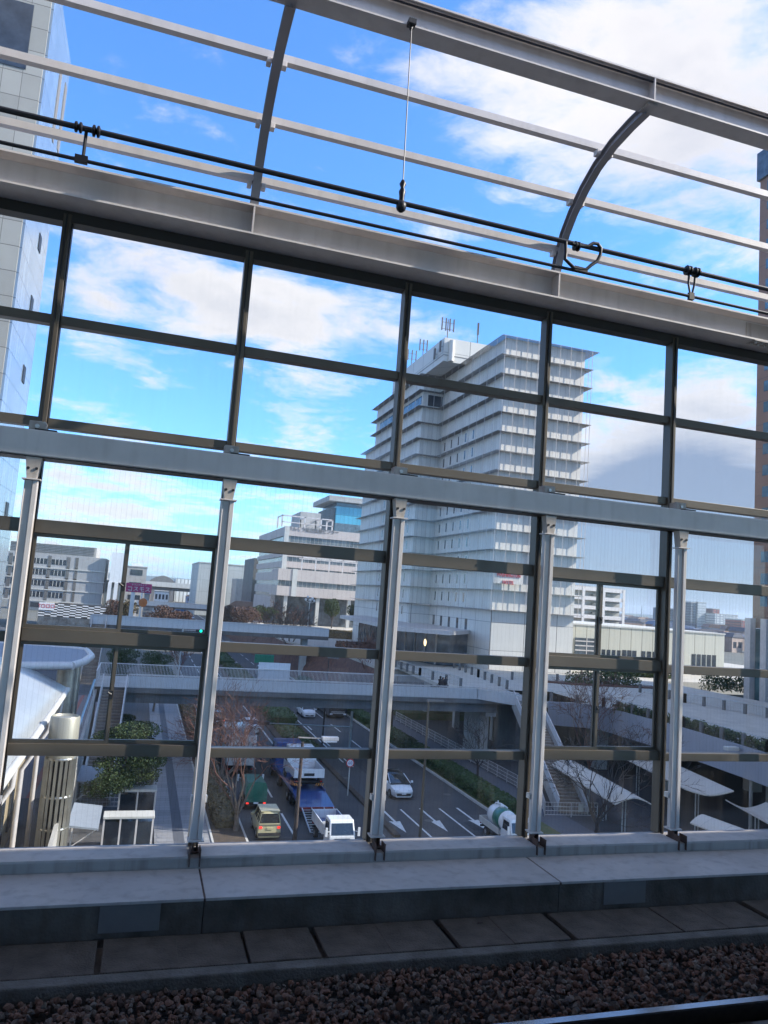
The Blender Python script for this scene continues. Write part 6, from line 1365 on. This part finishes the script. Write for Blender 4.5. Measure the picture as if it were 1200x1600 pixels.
# cloud layer coordinates: direction projected on a plane overhead
inv = mt('DIVIDE', 1.0, mt('ADD', mt('MAXIMUM', sp.outputs['Z'], 0.0), .12))
cb = N.new('ShaderNodeCombineXYZ'); L(nt, mt('MULTIPLY', sp.outputs['X'], inv), cb.inputs[0]); L(nt, mt('MULTIPLY', sp.outputs['Y'], inv), cb.inputs[1]); L(nt, mt('MULTIPLY', sp.outputs['Z'], 2.2), cb.inputs[2])
def noise(sc, det, ro, off=0, dist=0.0):
    n = N.new('ShaderNodeTexNoise'); n.inputs['Scale'].default_value = sc; n.inputs['Detail'].default_value = det; n.inputs['Roughness'].default_value = ro; n.inputs['Distortion'].default_value = dist
    v = vm('ADD', cb.outputs[0], (off, off*.7, off*.3)); L(nt, v.outputs[0], n.inputs['Vector']); return n.outputs['Fac']
n1 = noise(2.6, 10, .60, 3.1, .5); n2 = noise(8.5, 9, .66, 9.3, .3)
blobs = [  # px, py, angular size, weight : where clouds gather
 (1080,60,.16,.50),(970,120,.11,.25),(1130,180,.10,.25),(540,70,.06,.3),(520,330,.05,.15),(1150,300,.14,.35),(720,140,.07,.26),(800,190,.08,.22),(560,90,.10,-.12),(690,260,.07,-.15),(640,330,.07,.10),(250,430,.12,.42),(330,450,.08,.3),(160,420,.08,.3),(470,495,.085,.62),(430,480,.06,.5),(540,520,.06,.5),
 (650,500,.05,.3),(590,500,.05,.3),(1010,610,.08,.32),(1090,700,.11,.5),(980,740,.09,.5),(1120,590,.06,.35),(975,550,.06,-.4),(1060,525,.07,-.4),(1150,520,.05,-.2),(1060,840,.11,1.1),(960,850,.10,1.0),(1150,870,.10,1.1),(1050,900,.09,.7),(950,910,.06,.5),(180,650,.05,.35),(230,670,.04,.2),(470,690,.045,.35),
 (200,790,.07,.4),(120,780,.06,.3),(420,810,.05,.4),(300,560,.05,.12),(40,820,.08,.3),(250,880,.05,.2),(130,500,.05,.18),(640,60,.07,.14),
 (300,120,.22,-.25),(650,250,.08,-.1),(250,600,.09,-.25),(500,600,.09,-.25),(560,430,.06,-.35),(800,480,.10,-.3),(930,470,.07,-.2),(150,590,.05,-.1),(100,330,.08,-.15),(1150,500,.08,-.05)]
acc = None
for px, py, s, wt in blobs:
    d = ray(px, py).normalized(); dt = vm('DOT_PRODUCT', D, tuple(d)).outputs['Value']
    g = mt('MULTIPLY', mt('EXPONENT', mt('MULTIPLY', mt('SUBTRACT', 1.0, dt), -2.0/(s*s))), wt); acc = g if acc is None else mt('ADD', acc, g)
behind = mt('MULTIPLY', mt('ADD', mt('MULTIPLY', sp.outputs['Y'], -1.0), mt('MULTIPLY', mt('SUBTRACT', sp.outputs['Z'], .72), 2.2), None, True), .9)  # unseen clouds added behind and overhead to whiten and lift the ambient light
behind = mt('MAXIMUM', behind, mt('MULTIPLY', mt('SUBTRACT', mt('MULTIPLY', sp.outputs['X'], -1.0), .62, None, True), 2.0))
low = mt('MULTIPLY', mt('SUBTRACT', 1.0, mt('MULTIPLY', sp.outputs['Z'], 6.0), None, True), .16)
den = mt('ADD', mt('ADD', mt('MULTIPLY', mt('SUBTRACT', n1, .5), 2.6), mt('MULTIPLY', mt('SUBTRACT', n2, .5), 1.3)), mt('ADD', mt('ADD', acc, low), behind))
mr = N.new('ShaderNodeMapRange'); mr.interpolation_type = 'SMOOTHSTEP'; L(nt, den, mr.inputs['Value']); mr.inputs['From Min'].default_value = .04; mr.inputs['From Max'].default_value = .95; mr.inputs['To Max'].default_value = .93
# cloud tone: brighter thin parts, blue grey where thick and low
n3 = noise(2.0, 6, .6, 21.0)
thick = N.new('ShaderNodeMapRange'); L(nt, mt('ADD', den, mt('MULTIPLY', mt('SUBTRACT', n3, .5), 1.6)), thick.inputs['Value']); thick.inputs['From Min'].default_value = .35; thick.inputs['From Max'].default_value = 1.5
dk_ = None
for px, py, s, wt in ((1060,850,.11,1.2),(960,850,.08,1.0),(1150,870,.10,1.1),(1120,270,.12,.2)):
    d = ray(px, py).normalized(); g = mt('MULTIPLY', mt('EXPONENT', mt('MULTIPLY', mt('SUBTRACT', 1.0, vm('DOT_PRODUCT', D, tuple(d)).outputs['Value']), -2.0/(s*s))), wt); dk_ = g if dk_ is None else mt('ADD', dk_, g)
tone = mt('ADD', mt('MULTIPLY', thick.outputs[0], .34), dk_, None, True)
cm = N.new('ShaderNodeMix'); cm.data_type = 'RGBA'; L(nt, tone, cm.inputs[0]); cm.inputs[6].default_value = (4.3, 4.1, 3.95, 1); cm.inputs[7].default_value = (1.2, 1.45, 1.95, 1)
mx = N.new('ShaderNodeMix'); mx.data_type = 'RGBA'; L(nt, mr.outputs[0], mx.inputs[0]); L(nt, hs.outputs[2], mx.inputs[6]); L(nt, cm.outputs[2], mx.inputs[7])
L(nt, mx.outputs[2], bg.inputs['Color']); bg.inputs['Strength'].default_value = .15
sd_ = bpy.data.lights.new('sun', 'SUN'); sd_.energy = 4.4; sd_.angle = R(.53); sd_.color = (1, .93, .82); so = bpy.data.objects.new('sun', sd_); col.objects.link(so)
so.rotation_euler = SUN.to_track_quat('Z', 'Y').to_euler(); so.location = (60, -20, 80)
scene.view_settings.view_transform = 'Standard'; scene.view_settings.look = 'None'; scene.view_settings.exposure = .88; scene.view_settings.gamma = 1
scene.cycles.max_bounces = 5; scene.cycles.diffuse_bounces = 3; scene.cycles.glossy_bounces = 3; scene.cycles.transparent_max_bounces = 16; scene.cycles.use_denoising = True; scene.cycles.use_adaptive_sampling = True; scene.cycles.adaptive_threshold = .025

# thin winter haze over the bay, one even closed box
hz = bpy.data.materials.new('air'); hz.use_nodes = True; hn = hz.node_tree; hn.nodes.remove(hn.nodes['Principled BSDF'])
pv = hn.nodes.new('ShaderNodeVolumePrincipled'); pv.inputs['Color'].default_value = (.78, .86, .97, 1); pv.inputs['Density'].default_value = .00009; pv.inputs['Anisotropy'].default_value = .2
hn.links.new(pv.outputs[0], hn.nodes['Material Output'].inputs['Volume'])
o = MB().box(-9800, 9800, -3500, 9800, -1, 150).build('haze', hz, None); tag(o, 'thin bluish haze over the whole town', 'haze', kind='stuff'); scene.cycles.volume_bounces = 0
